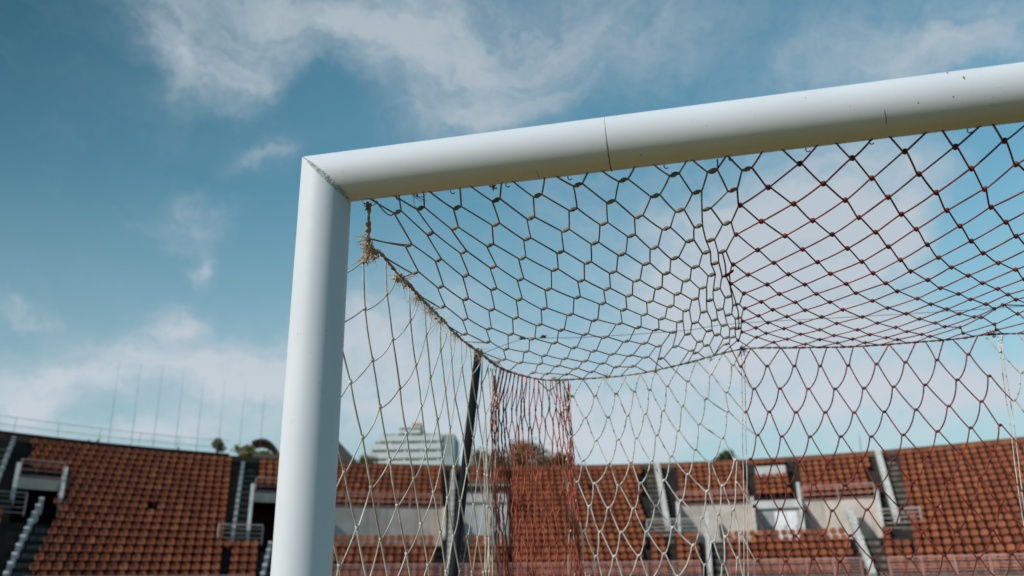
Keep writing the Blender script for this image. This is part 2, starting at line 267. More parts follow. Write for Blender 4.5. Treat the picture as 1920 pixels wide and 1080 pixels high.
NET = json.loads(r'''{"roof":{"1,0":[0.15,0.085,2.435],"1,1":[0.115,0.27,2.428],"1,2":[0.074,0.452,2.422],"2,0":[0.21,0.079,2.435],"2,1":[0.192,0.216,2.429],"2,2":[0.164,0.38,2.423],"2,3":[0.112,0.574,2.418],"2,4":[0.064,0.757,2.419],"3,0":[0.297,0.096,2.434],"3,1":[0.261,0.201,2.43],"3,2":[0.245,0.344,2.424],"3,3":[0.209,0.503,2.418],"3,4":[0.158,0.692,2.414],"3,5":[0.103,0.889,2.415],"3,6":[0.047,1.097,2.427],"4,0":[0.396,0.082,2.435],"4,1":[0.367,0.205,2.43],"4,2":[0.325,0.319,2.425],"4,3":[0.301,0.457,2.418],"4,4":[0.265,0.619,2.412],"4,5":[0.217,0.797,2.408],"4,6":[0.159,0.998,2.409],"4,7":[0.112,1.18,2.415],"5,0":[0.495,0.084,2.435],"5,1":[0.459,0.191,2.43],"5,2":[0.428,0.303,2.425],"5,3":[0.392,0.418,2.42],"5,4":[0.358,0.564,2.414],"5,5":[0.323,0.719,2.407],"5,6":[0.277,0.883,2.402],"5,7":[0.223,1.062,2.402],"5,8":[0.161,1.27,2.408],"5,9":[0.111,1.459,2.42],"6,0":[0.594,0.055,2.436],"6,1":[0.567,0.17,2.431],"6,2":[0.532,0.279,2.427],"6,3":[0.5,0.405,2.421],"6,4":[0.466,0.519,2.416],"6,5":[0.424,0.658,2.41],"6,6":[0.384,0.819,2.404],"6,7":[0.341,0.967,2.398],"6,8":[0.29,1.115,2.394],"6,9":[0.237,1.283,2.397],"6,10":[0.175,1.474,2.406],"7,0":[0.697,0.058,2.436],"7,1":[0.66,0.153,2.432],"7,2":[0.632,0.263,2.427],"7,3":[0.597,0.373,2.423],"7,4":[0.564,0.492,2.417],"7,5":[0.529,0.617,2.412],"7,6":[0.5,0.748,2.407],"7,7":[0.457,0.897,2.402],"7,8":[0.406,1.043,2.396],"7,9":[0.36,1.18,2.392],"7,10":[0.296,1.327,2.387],"7,11":[0.259,1.454,2.39],"7,12":[0.197,1.634,2.401],"8,0":[0.811,0.059,2.436],"8,1":[0.765,0.148,2.432],"8,2":[0.72,0.245,2.428],"8,3":[0.695,0.35,2.424],"8,4":[0.661,0.46,2.419],"8,5":[0.626,0.578,2.414],"8,6":[0.597,0.701,2.409],"8,7":[0.571,0.822,2.405],"8,8":[0.529,0.975,2.4],"8,9":[0.48,1.114,2.395],"8,10":[0.42,1.259,2.39],"8,11":[0.366,1.39,2.386],"8,12":[0.324,1.478,2.382],"8,13":[0.261,1.609,2.386],"9,0":[0.894,0.062,2.436],"9,1":[0.861,0.153,2.432],"9,2":[0.82,0.238,2.429],"9,3":[0.785,0.33,2.425],"9,4":[0.749,0.441,2.421],"9,5":[0.723,0.544,2.417],"9,6":[0.688,0.66,2.412],"9,7":[0.658,0.775,2.407],"9,8":[0.632,0.898,2.403],"9,9":[0.606,1.033,2.399],"9,10":[0.543,1.171,2.395],"9,11":[0.486,1.327,2.39],"9,12":[0.438,1.448,2.386],"9,13":[0.388,1.54,2.382],"9,14":[0.341,1.613,2.379],"10,0":[0.969,0.071,2.435],"10,1":[0.942,0.163,2.432],"10,2":[0.884,0.247,2.429],"10,3":[0.865,0.336,2.425],"10,4":[0.844,0.421,2.422],"10,5":[0.802,0.525,2.418],"10,6":[0.776,0.631,2.415],"10,7":[0.75,0.741,2.411],"10,8":[0.718,0.85,2.407],"10,9":[0.694,0.968,2.403],"10,10":[0.666,1.097,2.399],"10,11":[0.614,1.242,2.394],"10,12":[0.549,1.391,2.39],"10,13":[0.501,1.505,2.386],"10,14":[0.445,1.61,2.381],"11,0":[1.082,0.075,2.435],"11,1":[1.023,0.17,2.432],"11,2":[0.963,0.246,2.429],"11,3":[0.936,0.339,2.426],"11,4":[0.897,0.431,2.422],"11,5":[0.888,0.509,2.42],"11,6":[0.858,0.606,2.417],"11,7":[0.833,0.705,2.414],"11,8":[0.805,0.811,2.411],"11,9":[0.781,0.92,2.408],"11,10":[0.749,1.037,2.405],"11,11":[0.725,1.154,2.402],"11,12":[0.677,1.293,2.396],"11,13":[0.615,1.432,2.39],"11,14":[0.55,1.576,2.385],"12,0":[1.191,0.077,2.435],"12,1":[1.146,0.181,2.431],"12,2":[1.09,0.269,2.428],"12,3":[1.021,0.35,2.426],"12,4":[0.962,0.414,2.424],"12,5":[0.93,0.516,2.42],"12,6":[0.913,0.594,2.418],"12,7":[0.906,0.682,2.416],"12,8":[0.882,0.783,2.414],"12,9":[0.859,0.879,2.412],"12,10":[0.831,0.984,2.41],"12,11":[0.809,1.097,2.408],"12,12":[0.785,1.213,2.406],"12,13":[0.727,1.362,2.4],"12,14":[0.673,1.482,2.392],"12,15":[0.612,1.59,2.386],"13,0":[1.297,0.074,2.435],"13,1":[1.251,0.18,2.431],"13,2":[1.21,0.279,2.428],"13,3":[1.148,0.376,2.425],"13,4":[1.089,0.454,2.423],"13,5":[1.025,0.532,2.421],"13,6":[0.964,0.621,2.419],"13,7":[0.947,0.701,2.417],"13,8":[0.924,0.811,2.415],"13,9":[0.906,0.911,2.414],"13,10":[0.889,1.026,2.413],"13,11":[0.86,1.135,2.411],"13,12":[0.835,1.268,2.41],"13,13":[0.788,1.41,2.406],"13,14":[0.729,1.542,2.398],"14,0":[1.399,0.08,2.435],"14,1":[1.352,0.186,2.431],"14,2":[1.309,0.289,2.428],"14,3":[1.26,0.387,2.425],"14,4":[1.21,0.475,2.422],"14,5":[1.146,0.559,2.421],"14,6":[1.078,0.64,2.42],"14,7":[1.012,0.718,2.419],"14,8":[0.965,0.779,2.417],"14,14":[0.85,1.512,2.413],"14,9":[0.963,0.897,2.416],"14,10":[0.941,1.021,2.416],"14,11":[0.927,1.138,2.416],"14,12":[0.912,1.266,2.416],"14,13":[0.88,1.396,2.415],"15,0":[1.494,0.078,2.435],"15,1":[1.462,0.187,2.431],"15,2":[1.415,0.289,2.427],"15,3":[1.361,0.392,2.424],"15,4":[1.32,0.489,2.422],"15,5":[1.266,0.582,2.42],"15,6":[1.2,0.666,2.419],"15,7":[1.129,0.747,2.419],"15,8":[1.075,0.822,2.419],"15,9":[1.01,0.884,2.418],"15,10":[0.992,0.992,2.418],"15,11":[0.972,1.098,2.418],"15,12":[0.964,1.226,2.42],"15,13":[0.943,1.346,2.421],"15,14":[0.907,1.481,2.42],"15,15":[0.865,1.567,2.416],"16,1":[1.554,0.19,2.431],"16,2":[1.523,0.298,2.427],"16,3":[1.467,0.396,2.424],"16,4":[1.42,0.493,2.421],"16,5":[1.374,0.596,2.419],"16,6":[1.324,0.693,2.418],"16,7":[1.251,0.772,2.418],"16,8":[1.189,0.85,2.418],"16,9":[1.121,0.924,2.419],"16,10":[1.072,0.995,2.421],"16,11":[1.022,1.05,2.421],"16,14":[0.979,1.412,2.426],"16,12":[1.008,1.156,2.422],"16,13":[0.996,1.283,2.424],"17,3":[1.57,0.404,2.424],"17,4":[1.527,0.502,2.421],"17,5":[1.475,0.606,2.418],"17,6":[1.429,0.705,2.417],"17,7":[1.374,0.796,2.416],"17,8":[1.313,0.875,2.417],"17,9":[1.236,0.952,2.418],"17,10":[1.182,1.028,2.42],"17,11":[1.117,1.096,2.422],"17,12":[1.077,1.162,2.425],"17,13":[1.026,1.21,2.425],"17,14":[1.016,1.304,2.427],"17,15":[1.003,1.422,2.429],"17,16":[0.984,1.518,2.43],"18,4":[1.637,0.505,2.421],"18,5":[1.586,0.611,2.418],"18,6":[1.531,0.712,2.416],"18,7":[1.48,0.806,2.415],"18,8":[1.431,0.898,2.415],"18,9":[1.358,0.972,2.416],"18,10":[1.293,1.052,2.418],"18,11":[1.225,1.128,2.421],"18,12":[1.174,1.192,2.423],"18,13":[1.117,1.258,2.426],"18,14":[1.08,1.322,2.429],"18,15":[1.033,1.367,2.43],"18,16":[1.027,1.493,2.434],"19,5":[1.696,0.609,2.419],"19,6":[1.647,0.712,2.417],"19,7":[1.591,0.806,2.416],"19,8":[1.551,0.901,2.415],"19,9":[1.484,0.987,2.415],"19,10":[1.427,1.069,2.416],"19,11":[1.349,1.149,2.418],"19,12":[1.293,1.224,2.421],"19,13":[1.23,1.291,2.424],"19,14":[1.182,1.357,2.428],"19,15":[1.125,1.416,2.432],"19,16":[1.094,1.472,2.435],"20,7":[1.717,0.807,2.417],"20,8":[1.663,0.896,2.416],"20,9":[1.612,0.993,2.415],"20,10":[1.566,1.082,2.415],"20,11":[1.493,1.161,2.415],"20,12":[1.431,1.254,2.418],"20,13":[1.359,1.324,2.422],"20,14":[1.312,1.401,2.425],"20,15":[1.252,1.456,2.429],"20,16":[1.211,1.522,2.432],"20,17":[1.167,1.57,2.436],"21,8":[1.788,0.881,2.417],"21,9":[1.73,0.984,2.417],"21,10":[1.688,1.075,2.417],"21,11":[1.629,1.165,2.417],"21,12":[1.574,1.256,2.418],"21,13":[1.499,1.348,2.418],"21,14":[1.447,1.427,2.421],"21,15":[1.377,1.497,2.425],"21,16":[1.335,1.554,2.429],"21,17":[1.29,1.618,2.432],"22,10":[1.798,1.06,2.418],"22,11":[1.747,1.153,2.419],"22,12":[1.7,1.244,2.419],"22,13":[1.64,1.348,2.421],"22,14":[1.58,1.434,2.421],"22,15":[1.506,1.507,2.421],"22,16":[1.455,1.565,2.424],"22,17":[1.409,1.619,2.427],"23,11":[1.854,1.137,2.42],"23,12":[1.818,1.23,2.421],"23,13":[1.763,1.325,2.422],"23,14":[1.712,1.426,2.424],"23,15":[1.639,1.519,2.425],"23,16":[1.58,1.585,2.425],"23,17":[1.515,1.639,2.425],"24,13":[1.869,1.302,2.424],"24,14":[1.832,1.391,2.425],"24,15":[1.766,1.5,2.427],"24,16":[1.709,1.588,2.428],"24,12":[1.903,1.208,2.422],"25,14":[1.88,1.262,2.423],"25,15":[1.86,1.407,2.426],"25,16":[1.827,1.535,2.43],"16,0":[1.612,0.078,2.435],"17,0":[1.73,0.078,2.435],"18,0":[1.848,0.078,2.435],"19,0":[1.966,0.078,2.435],"20,0":[2.084,0.078,2.435],"21,0":[2.202,0.078,2.435],"22,0":[2.32,0.078,2.435],"23,0":[2.438,0.078,2.435],"24,0":[2.556,0.078,2.435],"25,0":[2.674,0.078,2.435],"26,0":[2.792,0.078,2.435],"27,0":[2.91,0.078,2.435],"28,0":[3.028,0.078,2.435],"29,0":[3.146,0.078,2.435],"30,0":[3.264,0.078,2.435],"17,1":[1.672,0.19,2.431],"18,1":[1.79,0.19,2.431],"19,1":[1.908,0.19,2.431],"20,1":[2.026,0.19,2.431],"21,1":[2.144,0.19,2.431],"22,1":[2.262,0.19,2.431],"23,1":[2.38,0.19,2.431],"24,1":[2.498,0.19,2.431],"25,1":[2.616,0.19,2.431],"26,1":[2.734,0.19,2.431],"27,1":[2.852,0.19,2.431],"28,1":[2.97,0.19,2.431],"29,1":[3.088,0.19,2.431],"30,1":[3.206,0.19,2.431],"31,1":[3.324,0.19,2.431],"17,2":[1.641,0.298,2.427],"18,2":[1.759,0.298,2.427],"19,2":[1.877,0.298,2.427],"20,2":[1.995,0.298,2.428],"21,2":[2.113,0.298,2.427],"22,2":[2.231,0.298,2.427],"23,2":[2.349,0.298,2.427],"24,2":[2.467,0.298,2.427],"25,2":[2.585,0.298,2.427],"26,2":[2.703,0.298,2.427],"27,2":[2.821,0.298,2.427],"28,2":[2.939,0.298,2.427],"29,2":[3.057,0.298,2.427],"30,2":[3.175,0.298,2.428],"31,2":[3.293,0.298,2.428],"18,3":[1.688,0.404,2.424],"19,3":[1.806,0.404,2.424],"20,3":[1.924,0.404,2.424],"21,3":[2.042,0.404,2.424],"22,3":[2.16,0.404,2.424],"23,3":[2.278,0.404,2.424],"24,3":[2.396,0.404,2.423],"25,3":[2.514,0.404,2.423],"26,3":[2.632,0.404,2.423],"27,3":[2.75,0.404,2.423],"28,3":[2.868,0.404,2.424],"29,3":[2.986,0.404,2.424],"30,3":[3.104,0.404,2.424],"31,3":[3.222,0.404,2.425],"32,3":[3.34,0.404,2.424],"19,4":[1.755,0.505,2.421],"20,4":[1.873,0.505,2.422],"21,4":[1.991,0.505,2.422],"22,4":[2.109,0.505,2.422],"23,4":[2.227,0.505,2.421],"24,4":[2.345,0.505,2.42],"25,4":[2.463,0.505,2.42],"26,4":[2.581,0.505,2.419],"27,4":[2.699,0.505,2.42],"28,4":[2.817,0.505,2.42],"29,4":[2.935,0.505,2.421],"30,4":[3.053,0.505,2.421],"31,4":[3.171,0.505,2.422],"32,4":[3.289,0.505,2.422],"33,4":[3.407,0.505,2.422],"20,5":[1.814,0.609,2.419],"21,5":[1.932,0.609,2.42],"22,5":[2.05,0.609,2.42],"23,5":[2.168,0.609,2.419],"24,5":[2.286,0.609,2.418],"25,5":[2.404,0.609,2.418],"26,5":[2.522,0.609,2.417],"27,5":[2.64,0.609,2.416],"28,5":[2.758,0.609,2.417],"29,5":[2.876,0.609,2.418],"30,5":[2.994,0.609,2.419],"31,5":[3.112,0.609,2.42],"32,5":[3.23,0.609,2.42],"33,5":[3.348,0.609,2.42],"34,5":[3.466,0.609,2.42],"20,6":[1.765,0.712,2.418],"21,6":[1.883,0.712,2.418],"22,6":[2.001,0.712,2.419],"23,6":[2.119,0.712,2.418],"24,6":[2.237,0.712,2.417],"25,6":[2.355,0.712,2.416],"26,6":[2.473,0.712,2.415],"27,6":[2.591,0.712,2.414],"28,6":[2.709,0.712,2.415],"29,6":[2.827,0.712,2.416],"30,6":[2.945,0.712,2.417],"31,6":[3.063,0.712,2.418],"32,6":[3.181,0.712,2.419],"33,6":[3.299,0.712,2.419],"34,6":[3.417,0.712,2.418],"21,7":[1.835,0.807,2.417],"22,7":[1.953,0.807,2.418],"23,7":[2.071,0.807,2.418],"24,7":[2.189,0.807,2.416],"25,7":[2.307,0.807,2.415],"26,7":[2.425,0.807,2.414],"27,7":[2.543,0.807,2.412],"28,7":[2.661,0.807,2.412],"29,7":[2.779,0.807,2.414],"30,7":[2.897,0.807,2.415],"31,7":[3.015,0.807,2.416],"32,7":[3.133,0.807,2.418],"33,7":[3.251,0.807,2.418],"34,7":[3.369,0.807,2.418],"35,7":[3.487,0.807,2.418],"22,8":[1.906,0.881,2.418],"23,8":[2.024,0.881,2.418],"24,8":[2.142,0.881,2.417],"25,8":[2.26,0.881,2.415],"26,8":[2.378,0.881,2.413],"27,8":[2.496,0.881,2.412],"28,8":[2.614,0.881,2.411],"29,8":[2.732,0.881,2.412],"30,8":[2.85,0.881,2.414],"31,8":[2.968,0.881,2.415],"32,8":[3.086,0.881,2.417],"33,8":[3.204,0.881,2.419],"34,8":[3.322,0.881,2.418],"35,8":[3.44,0.881,2.418],"36,8":[3.558,0.881,2.417],"22,9":[1.848,0.984,2.418],"23,9":[1.966,0.984,2.419],"24,9":[2.084,0.984,2.418],"25,9":[2.202,0.984,2.416],"26,9":[2.32,0.984,2.414],"27,9":[2.438,0.984,2.412],"28,9":[2.556,0.984,2.41],"29,9":[2.674,0.984,2.41],"30,9":[2.792,0.984,2.412],"31,9":[2.91,0.984,2.414],"32,9":[3.028,0.984,2.416],"33,9":[3.146,0.984,2.418],"34,9":[3.264,0.984,2.419],"35,9":[3.382,0.984,2.418],"36,9":[3.5,0.984,2.418],"23,10":[1.916,1.06,2.419],"24,10":[2.034,1.06,2.42],"25,10":[2.152,1.06,2.417],"26,10":[2.27,1.06,2.415],"27,10":[2.388,1.06,2.413],"28,10":[2.506,1.06,2.41],"29,10":[2.624,1.06,2.409],"30,10":[2.742,1.06,2.411],"31,10":[2.86,1.06,2.414],"32,10":[2.978,1.06,2.416],"33,10":[3.096,1.06,2.418],"34,10":[3.214,1.06,2.42],"35,10":[3.332,1.06,2.419],"36,10":[3.45,1.06,2.419],"37,10":[3.568,1.06,2.418],"24,11":[1.972,1.137,2.421],"25,11":[2.09,1.137,2.42],"26,11":[2.208,1.137,2.417],"27,11":[2.326,1.137,2.414],"28,11":[2.444,1.137,2.412],"29,11":[2.562,1.137,2.409],"30,11":[2.68,1.137,2.41],"31,11":[2.798,1.137,2.413],"32,11":[2.916,1.137,2.415],"33,11":[3.034,1.137,2.418],"34,11":[3.152,1.137,2.421],"35,11":[3.27,1.137,2.421],"36,11":[3.388,1.137,2.42],"37,11":[3.506,1.137,2.42],"25,12":[2.021,1.208,2.423],"26,12":[2.139,1.208,2.42],"27,12":[2.257,1.208,2.417],"28,12":[2.375,1.208,2.414],"29,12":[2.493,1.208,2.411],"30,12":[2.611,1.208,2.408],"31,12":[2.729,1.208,2.411],"32,12":[2.847,1.208,2.414],"33,12":[2.965,1.208,2.417],"34,12":[3.083,1.208,2.42],"35,12":[3.201,1.208,2.423],"36,12":[3.319,1.208,2.422],"37,12":[3.437,1.208,2.421],"38,12":[3.555,1.208,2.42],"25,13":[1.987,1.302,2.426],"26,13":[2.105,1.302,2.423],"27,13":[2.223,1.302,2.419],"28,13":[2.341,1.302,2.416],"29,13":[2.459,1.302,2.412],"30,13":[2.577,1.302,2.409],"31,13":[2.695,1.302,2.411],"32,13":[2.813,1.302,2.415],"33,13":[2.931,1.302,2.418],"34,13":[3.049,1.302,2.421],"35,13":[3.167,1.302,2.425],"36,13":[3.285,1.302,2.425],"37,13":[3.403,1.302,2.424],"38,13":[3.521,1.302,2.423],"26,14":[1.998,1.262,2.425],"27,14":[2.116,1.262,2.421],"28,14":[2.234,1.262,2.418],"29,14":[2.352,1.262,2.415],"30,14":[2.47,1.262,2.412],"31,14":[2.588,1.262,2.408],"32,14":[2.706,1.262,2.411],"33,14":[2.824,1.262,2.414],"34,14":[2.942,1.262,2.418],"35,14":[3.06,1.262,2.421],"36,14":[3.178,1.262,2.424],"37,14":[3.296,1.262,2.424],"38,14":[3.414,1.262,2.423],"39,14":[3.532,1.262,2.422],"26,15":[1.978,1.407,2.429],"27,15":[2.096,1.407,2.426],"28,15":[2.214,1.407,2.422],"29,15":[2.332,1.407,2.418],"30,15":[2.45,1.407,2.414],"31,15":[2.568,1.407,2.41],"32,15":[2.686,1.407,2.412],"33,15":[2.804,1.407,2.416],"34,15":[2.922,1.407,2.42],"35,15":[3.04,1.407,2.424],"36,15":[3.158,1.407,2.428],"37,15":[3.276,1.407,2.428],"38,15":[3.394,1.407,2.427],"39,15":[3.512,1.407,2.426],"26,16":[1.945,1.535,2.432],"27,16":[2.063,1.535,2.431],"28,16":[2.181,1.535,2.426],"29,16":[2.299,1.535,2.422],"30,16":[2.417,1.535,2.417],"31,16":[2.535,1.535,2.412],"32,16":[2.653,1.535,2.411],"33,16":[2.771,1.535,2.416],"34,16":[2.889,1.535,2.421],"35,16":[3.007,1.535,2.426],"36,16":[3.125,1.535,2.431],"37,16":[3.243,1.535,2.433],"38,16":[3.361,1.535,2.432],"39,16":[3.479,1.535,2.43],"40,16":[3.597,1.535,2.429],"24,17":[1.633,1.639,2.428],"25,17":[1.751,1.639,2.431],"26,17":[1.869,1.639,2.434],"27,17":[1.987,1.639,2.437],"28,17":[2.105,1.639,2.433],"29,17":[2.223,1.639,2.427],"30,17":[2.341,1.639,2.422],"31,17":[2.459,1.639,2.416],"32,17":[2.577,1.639,2.411],"33,17":[2.695,1.639,2.414],"34,17":[2.813,1.639,2.42],"35,17":[2.931,1.639,2.425],"36,17":[3.049,1.639,2.431],"37,17":[3.167,1.639,2.436],"38,17":[3.285,1.639,2.436]},"side":{"-4,7":[0.0,0.184,1.631],"-3,5":[0.0,0.186,1.836],"-3,6":[0.0,0.276,1.717],"-2,3":[0.0,0.198,2.051],"-2,4":[0.0,0.287,1.931],"-2,5":[0.0,0.358,1.818],"-2,6":[-0.0,0.434,1.697],"-1,0":[0.0,0.245,2.384],"-1,1":[0.0,0.269,2.262],"-1,2":[0.0,0.335,2.142],"-1,3":[0.0,0.4,2.03],"-1,4":[0.0,0.487,1.902],"-1,5":[0.0,0.553,1.789],"-1,6":[0.0,0.639,1.667],"0,0":[-0.0,0.423,2.355],"0,1":[0.0,0.48,2.24],"0,2":[-0.0,0.55,2.115],"0,3":[0.0,0.617,1.996],"0,4":[0.0,0.69,1.876],"0,5":[0.0,0.763,1.753],"0,6":[0.0,0.835,1.639],"1,0":[0.0,0.63,2.341],"1,1":[0.0,0.689,2.216],"1,2":[0.0,0.748,2.1],"1,3":[0.0,0.803,1.976],"1,4":[0.0,0.885,1.855],"1,5":[0.0,0.965,1.738],"1,6":[0.0,1.028,1.622],"2,0":[-0.0,0.788,2.341],"2,1":[0.0,0.837,2.213],"2,2":[0.0,0.92,2.089],"2,3":[0.0,0.978,1.966],"2,4":[0.0,1.042,1.852],"2,5":[0.0,1.112,1.733],"2,6":[0.0,1.191,1.622],"3,0":[0.0,0.95,2.334],"3,1":[0.0,1.009,2.209],"3,2":[0.0,1.069,2.087],"3,3":[0.0,1.119,1.962],"3,4":[-0.0,1.202,1.853],"3,5":[0.0,1.295,1.737],"3,6":[0.0,1.36,1.621],"4,0":[0.0,1.085,2.337],"4,1":[0.0,1.129,2.207],"4,2":[0.0,1.24,2.086],"4,3":[0.0,1.298,1.976],"4,4":[0.0,1.389,1.857],"4,5":[0.0,1.447,1.742],"5,0":[0.0,1.226,2.341],"5,1":[0.0,1.31,2.215],"5,2":[0.0,1.392,2.101],"5,3":[0.0,1.455,1.985],"5,4":[0.0,1.551,1.866],"5,5":[0.0,1.573,1.743],"6,0":[0.0,1.377,2.349],"6,1":[0.0,1.463,2.234],"6,2":[0.0,1.532,2.109],"6,3":[0.0,1.571,1.986],"6,4":[0.0,1.61,1.865],"7,0":[0.0,1.533,2.349],"7,1":[0.0,1.592,2.23]},"bw":{"0,0":[0.254,1.698,2.336],"1,0":[0.349,1.701,2.305],"2,0":[0.445,1.701,2.301],"3,0":[0.532,1.701,2.304],"4,0":[0.607,1.701,2.307],"5,0":[0.67,1.7,2.31],"6,0":[0.742,1.7,2.321],"7,0":[0.827,1.698,2.335],"8,0":[0.921,1.697,2.357],"9,0":[1.012,1.694,2.388],"0.5,1":[0.293,1.706,2.237],"1.5,1":[0.397,1.708,2.213],"2.5,1":[0.492,1.708,2.21],"3.5,1":[0.573,1.708,2.211],"4.5,1":[0.644,1.708,2.214],"5.5,1":[0.717,1.707,2.222],"6.5,1":[0.795,1.706,2.235],"7.5,1":[0.892,1.704,2.259],"8.5,1":[0.975,1.703,2.28],"1,2":[0.333,1.714,2.138],"2,2":[0.435,1.716,2.118],"3,2":[0.526,1.716,2.117],"4,2":[0.6,1.716,2.119],"5,2":[0.683,1.715,2.126],"6,2":[0.769,1.714,2.139],"7,2":[0.855,1.712,2.16],"8,2":[0.971,1.709,2.202],"0.5,3":[0.312,1.721,2.049],"1.5,3":[0.377,1.722,2.04],"2.5,3":[0.482,1.723,2.023],"3.5,3":[0.571,1.723,2.023],"4.5,3":[0.654,1.723,2.026],"5.5,3":[0.732,1.722,2.039],"6.5,3":[0.829,1.72,2.06],"7.5,3":[0.939,1.717,2.1],"0,4":[0.295,1.728,1.959],"1,4":[0.347,1.729,1.955],"2,4":[0.419,1.729,1.947],"3,4":[0.515,1.73,1.935],"4,4":[0.602,1.73,1.939],"5,4":[0.697,1.729,1.947],"6,4":[0.791,1.728,1.965],"7,4":[0.883,1.725,2.006],"8,4":[0.981,1.724,2.013],"0.5,5":[0.331,1.736,1.861],"1.5,5":[0.392,1.737,1.859],"2.5,5":[0.468,1.737,1.85],"3.5,5":[0.567,1.738,1.843],"4.5,5":[0.657,1.737,1.85],"5.5,5":[0.756,1.736,1.866],"6.5,5":[0.86,1.733,1.898],"7.5,5":[0.919,1.732,1.916],"8.5,5":[0.976,1.731,1.925],"0,6":[0.31,1.744,1.767],"1,6":[0.362,1.744,1.764],"2,6":[0.428,1.744,1.76],"3,6":[0.512,1.745,1.755],"4,6":[0.611,1.745,1.754],"5,6":[0.714,1.744,1.767],"6,6":[0.829,1.741,1.799],"7,6":[0.892,1.74,1.81],"8,6":[0.95,1.739,1.824],"0.5,7":[0.347,1.752,1.67],"1.5,7":[0.406,1.752,1.668],"2.5,7":[0.478,1.752,1.666],"3.5,7":[0.574,1.752,1.666],"4.5,7":[0.672,1.752,1.67],"5.5,7":[0.787,1.749,1.699],"6.5,7":[0.86,1.749,1.708],"7.5,7":[0.911,1.747,1.726],"8.5,7":[0.968,1.746,1.736]},"br":{"0,0":[1.042,1.695,2.379],"1,0":[1.145,1.695,2.373],"2,0":[1.249,1.696,2.366],"3,0":[1.346,1.697,2.359],"4,0":[1.451,1.697,2.353],"5,0":[1.556,1.697,2.351],"6,0":[1.662,1.697,2.35],"7,0":[1.776,1.697,2.35],"8,0":[1.89,1.696,2.364],"0.5,1":[1.083,1.702,2.286],"1.5,1":[1.182,1.703,2.28],"2.5,1":[1.289,1.704,2.271],"3.5,1":[1.389,1.704,2.264],"4.5,1":[1.496,1.704,2.26],"5.5,1":[1.604,1.705,2.258],"6.5,1":[1.718,1.705,2.258],"7.5,1":[1.835,1.704,2.269],"8.5,1":[1.948,1.703,2.276],"0,2":[1.04,1.709,2.196],"1,2":[1.13,1.71,2.191],"2,2":[1.231,1.711,2.183],"3,2":[1.34,1.711,2.176],"4,2":[1.446,1.712,2.169],"5,2":[1.555,1.712,2.165],"6,2":[1.67,1.712,2.166],"7,2":[1.787,1.711,2.172],"8,2":[1.904,1.711,2.182],"0.5,3":[1.075,1.717,2.104],"1.5,3":[1.166,1.718,2.093],"2.5,3":[1.271,1.718,2.086],"3.5,3":[1.384,1.719,2.08],"4.5,3":[1.494,1.719,2.074],"5.5,3":[1.609,1.719,2.074],"6.5,3":[1.732,1.719,2.08],"7.5,3":[1.849,1.718,2.086],"8.5,3":[1.952,1.718,2.091],"0,4":[1.037,1.724,2.013],"1,4":[1.124,1.725,2.004],"2,4":[1.216,1.726,1.995],"3,4":[1.325,1.726,1.988],"4,4":[1.442,1.726,1.986],"5,4":[1.559,1.726,1.985],"6,4":[1.678,1.726,1.989],"7,4":[1.799,1.726,1.996],"8,4":[1.908,1.725,2.0],"0.5,5":[1.077,1.732,1.921],"1.5,5":[1.165,1.733,1.906],"2.5,5":[1.259,1.733,1.907],"3.5,5":[1.373,1.733,1.897],"4.5,5":[1.49,1.734,1.891],"5.5,5":[1.614,1.733,1.897],"6.5,5":[1.739,1.733,1.903],"7.5,5":[1.848,1.733,1.906],"8.5,5":[1.95,1.732,1.91],"0,6":[1.03,1.739,1.834],"1,6":[1.126,1.74,1.82],"2,6":[1.215,1.74,1.81],"3,6":[1.315,1.741,1.807],"4,6":[1.438,1.741,1.806],"5,6":[1.56,1.741,1.807],"6,6":[1.682,1.741,1.807],"7,6":[1.796,1.74,1.809],"8,6":[1.899,1.741,1.805],"0.5,7":[1.07,1.747,1.727],"1.5,7":[1.168,1.747,1.721],"2.5,7":[1.263,1.748,1.719],"3.5,7":[1.366,1.748,1.715],"4.5,7":[1.494,1.748,1.717],"5.5,7":[1.618,1.748,1.718],"6.5,7":[1.734,1.748,1.717],"7.5,7":[1.856,1.748,1.718],"8.5,7":[1.971,1.747,1.722],"0,8":[1.019,1.754,1.634],"1,8":[1.122,1.755,1.631],"2,8":[1.222,1.754,1.637],"3,8":[1.316,1.755,1.626],"4,8":[1.435,1.755,1.629],"5,8":[1.558,1.755,1.628],"6,8":[1.679,1.754,1.636],"7,8":[1.792,1.755,1.625],"8,8":[1.904,1.754,1.635]},"M":[[0.9999367821521822,0.0039038754521245056,-0.010544735918622233,0.023016474226276284],[-0.0039262371044111455,0.9999900856480118,-0.0021007779230495793,0.006328511789600144],[0.010536430199034566,0.0021420462498103476,0.9999421959676092,-0.004566671913676323]]}''')
GOAL = Matrix([r for r in NET['M']]+[[0, 0, 0, 1]])       # the goal leans a fraction of a degree

# ------------------------------------------------------------------ ground
def disc(name, r0, r1, z, ma, n=96, cx=0, cy=20):
    mb = MB()
    for i in range(n):
        a, b = 2*math.pi*i/n, 2*math.pi*(i+1)/n
        q = [(cx+r*math.sin(t), cy+r*math.cos(t), z) for r, t in ((r0, a), (r1, a), (r1, b), (r0, b))]
        if r0 == 0: q = q[1:3]+[(cx, cy, z)]
        mb.add(q, [tuple(range(len(q)))])
    o = fixn(mb.build(name, ma)); o['kind'] = 'structure'; return o
mb = MB(); mb.add([(-2000, -2000, -.03), (2000, -2000, -.03), (2000, 2000, -.03), (-2000, 2000, -.03)], [(0, 1, 2, 3)]); tag(mb.build('ground', EARTH), kind='structure')
mb = MB(); mb.add([(-34, -80, .0), (40, -80, .0), (40, 9, .0), (-34, 9, .0)], [(0, 1, 2, 3)]); tag(mb.build('pitch', GRASS), kind='structure')
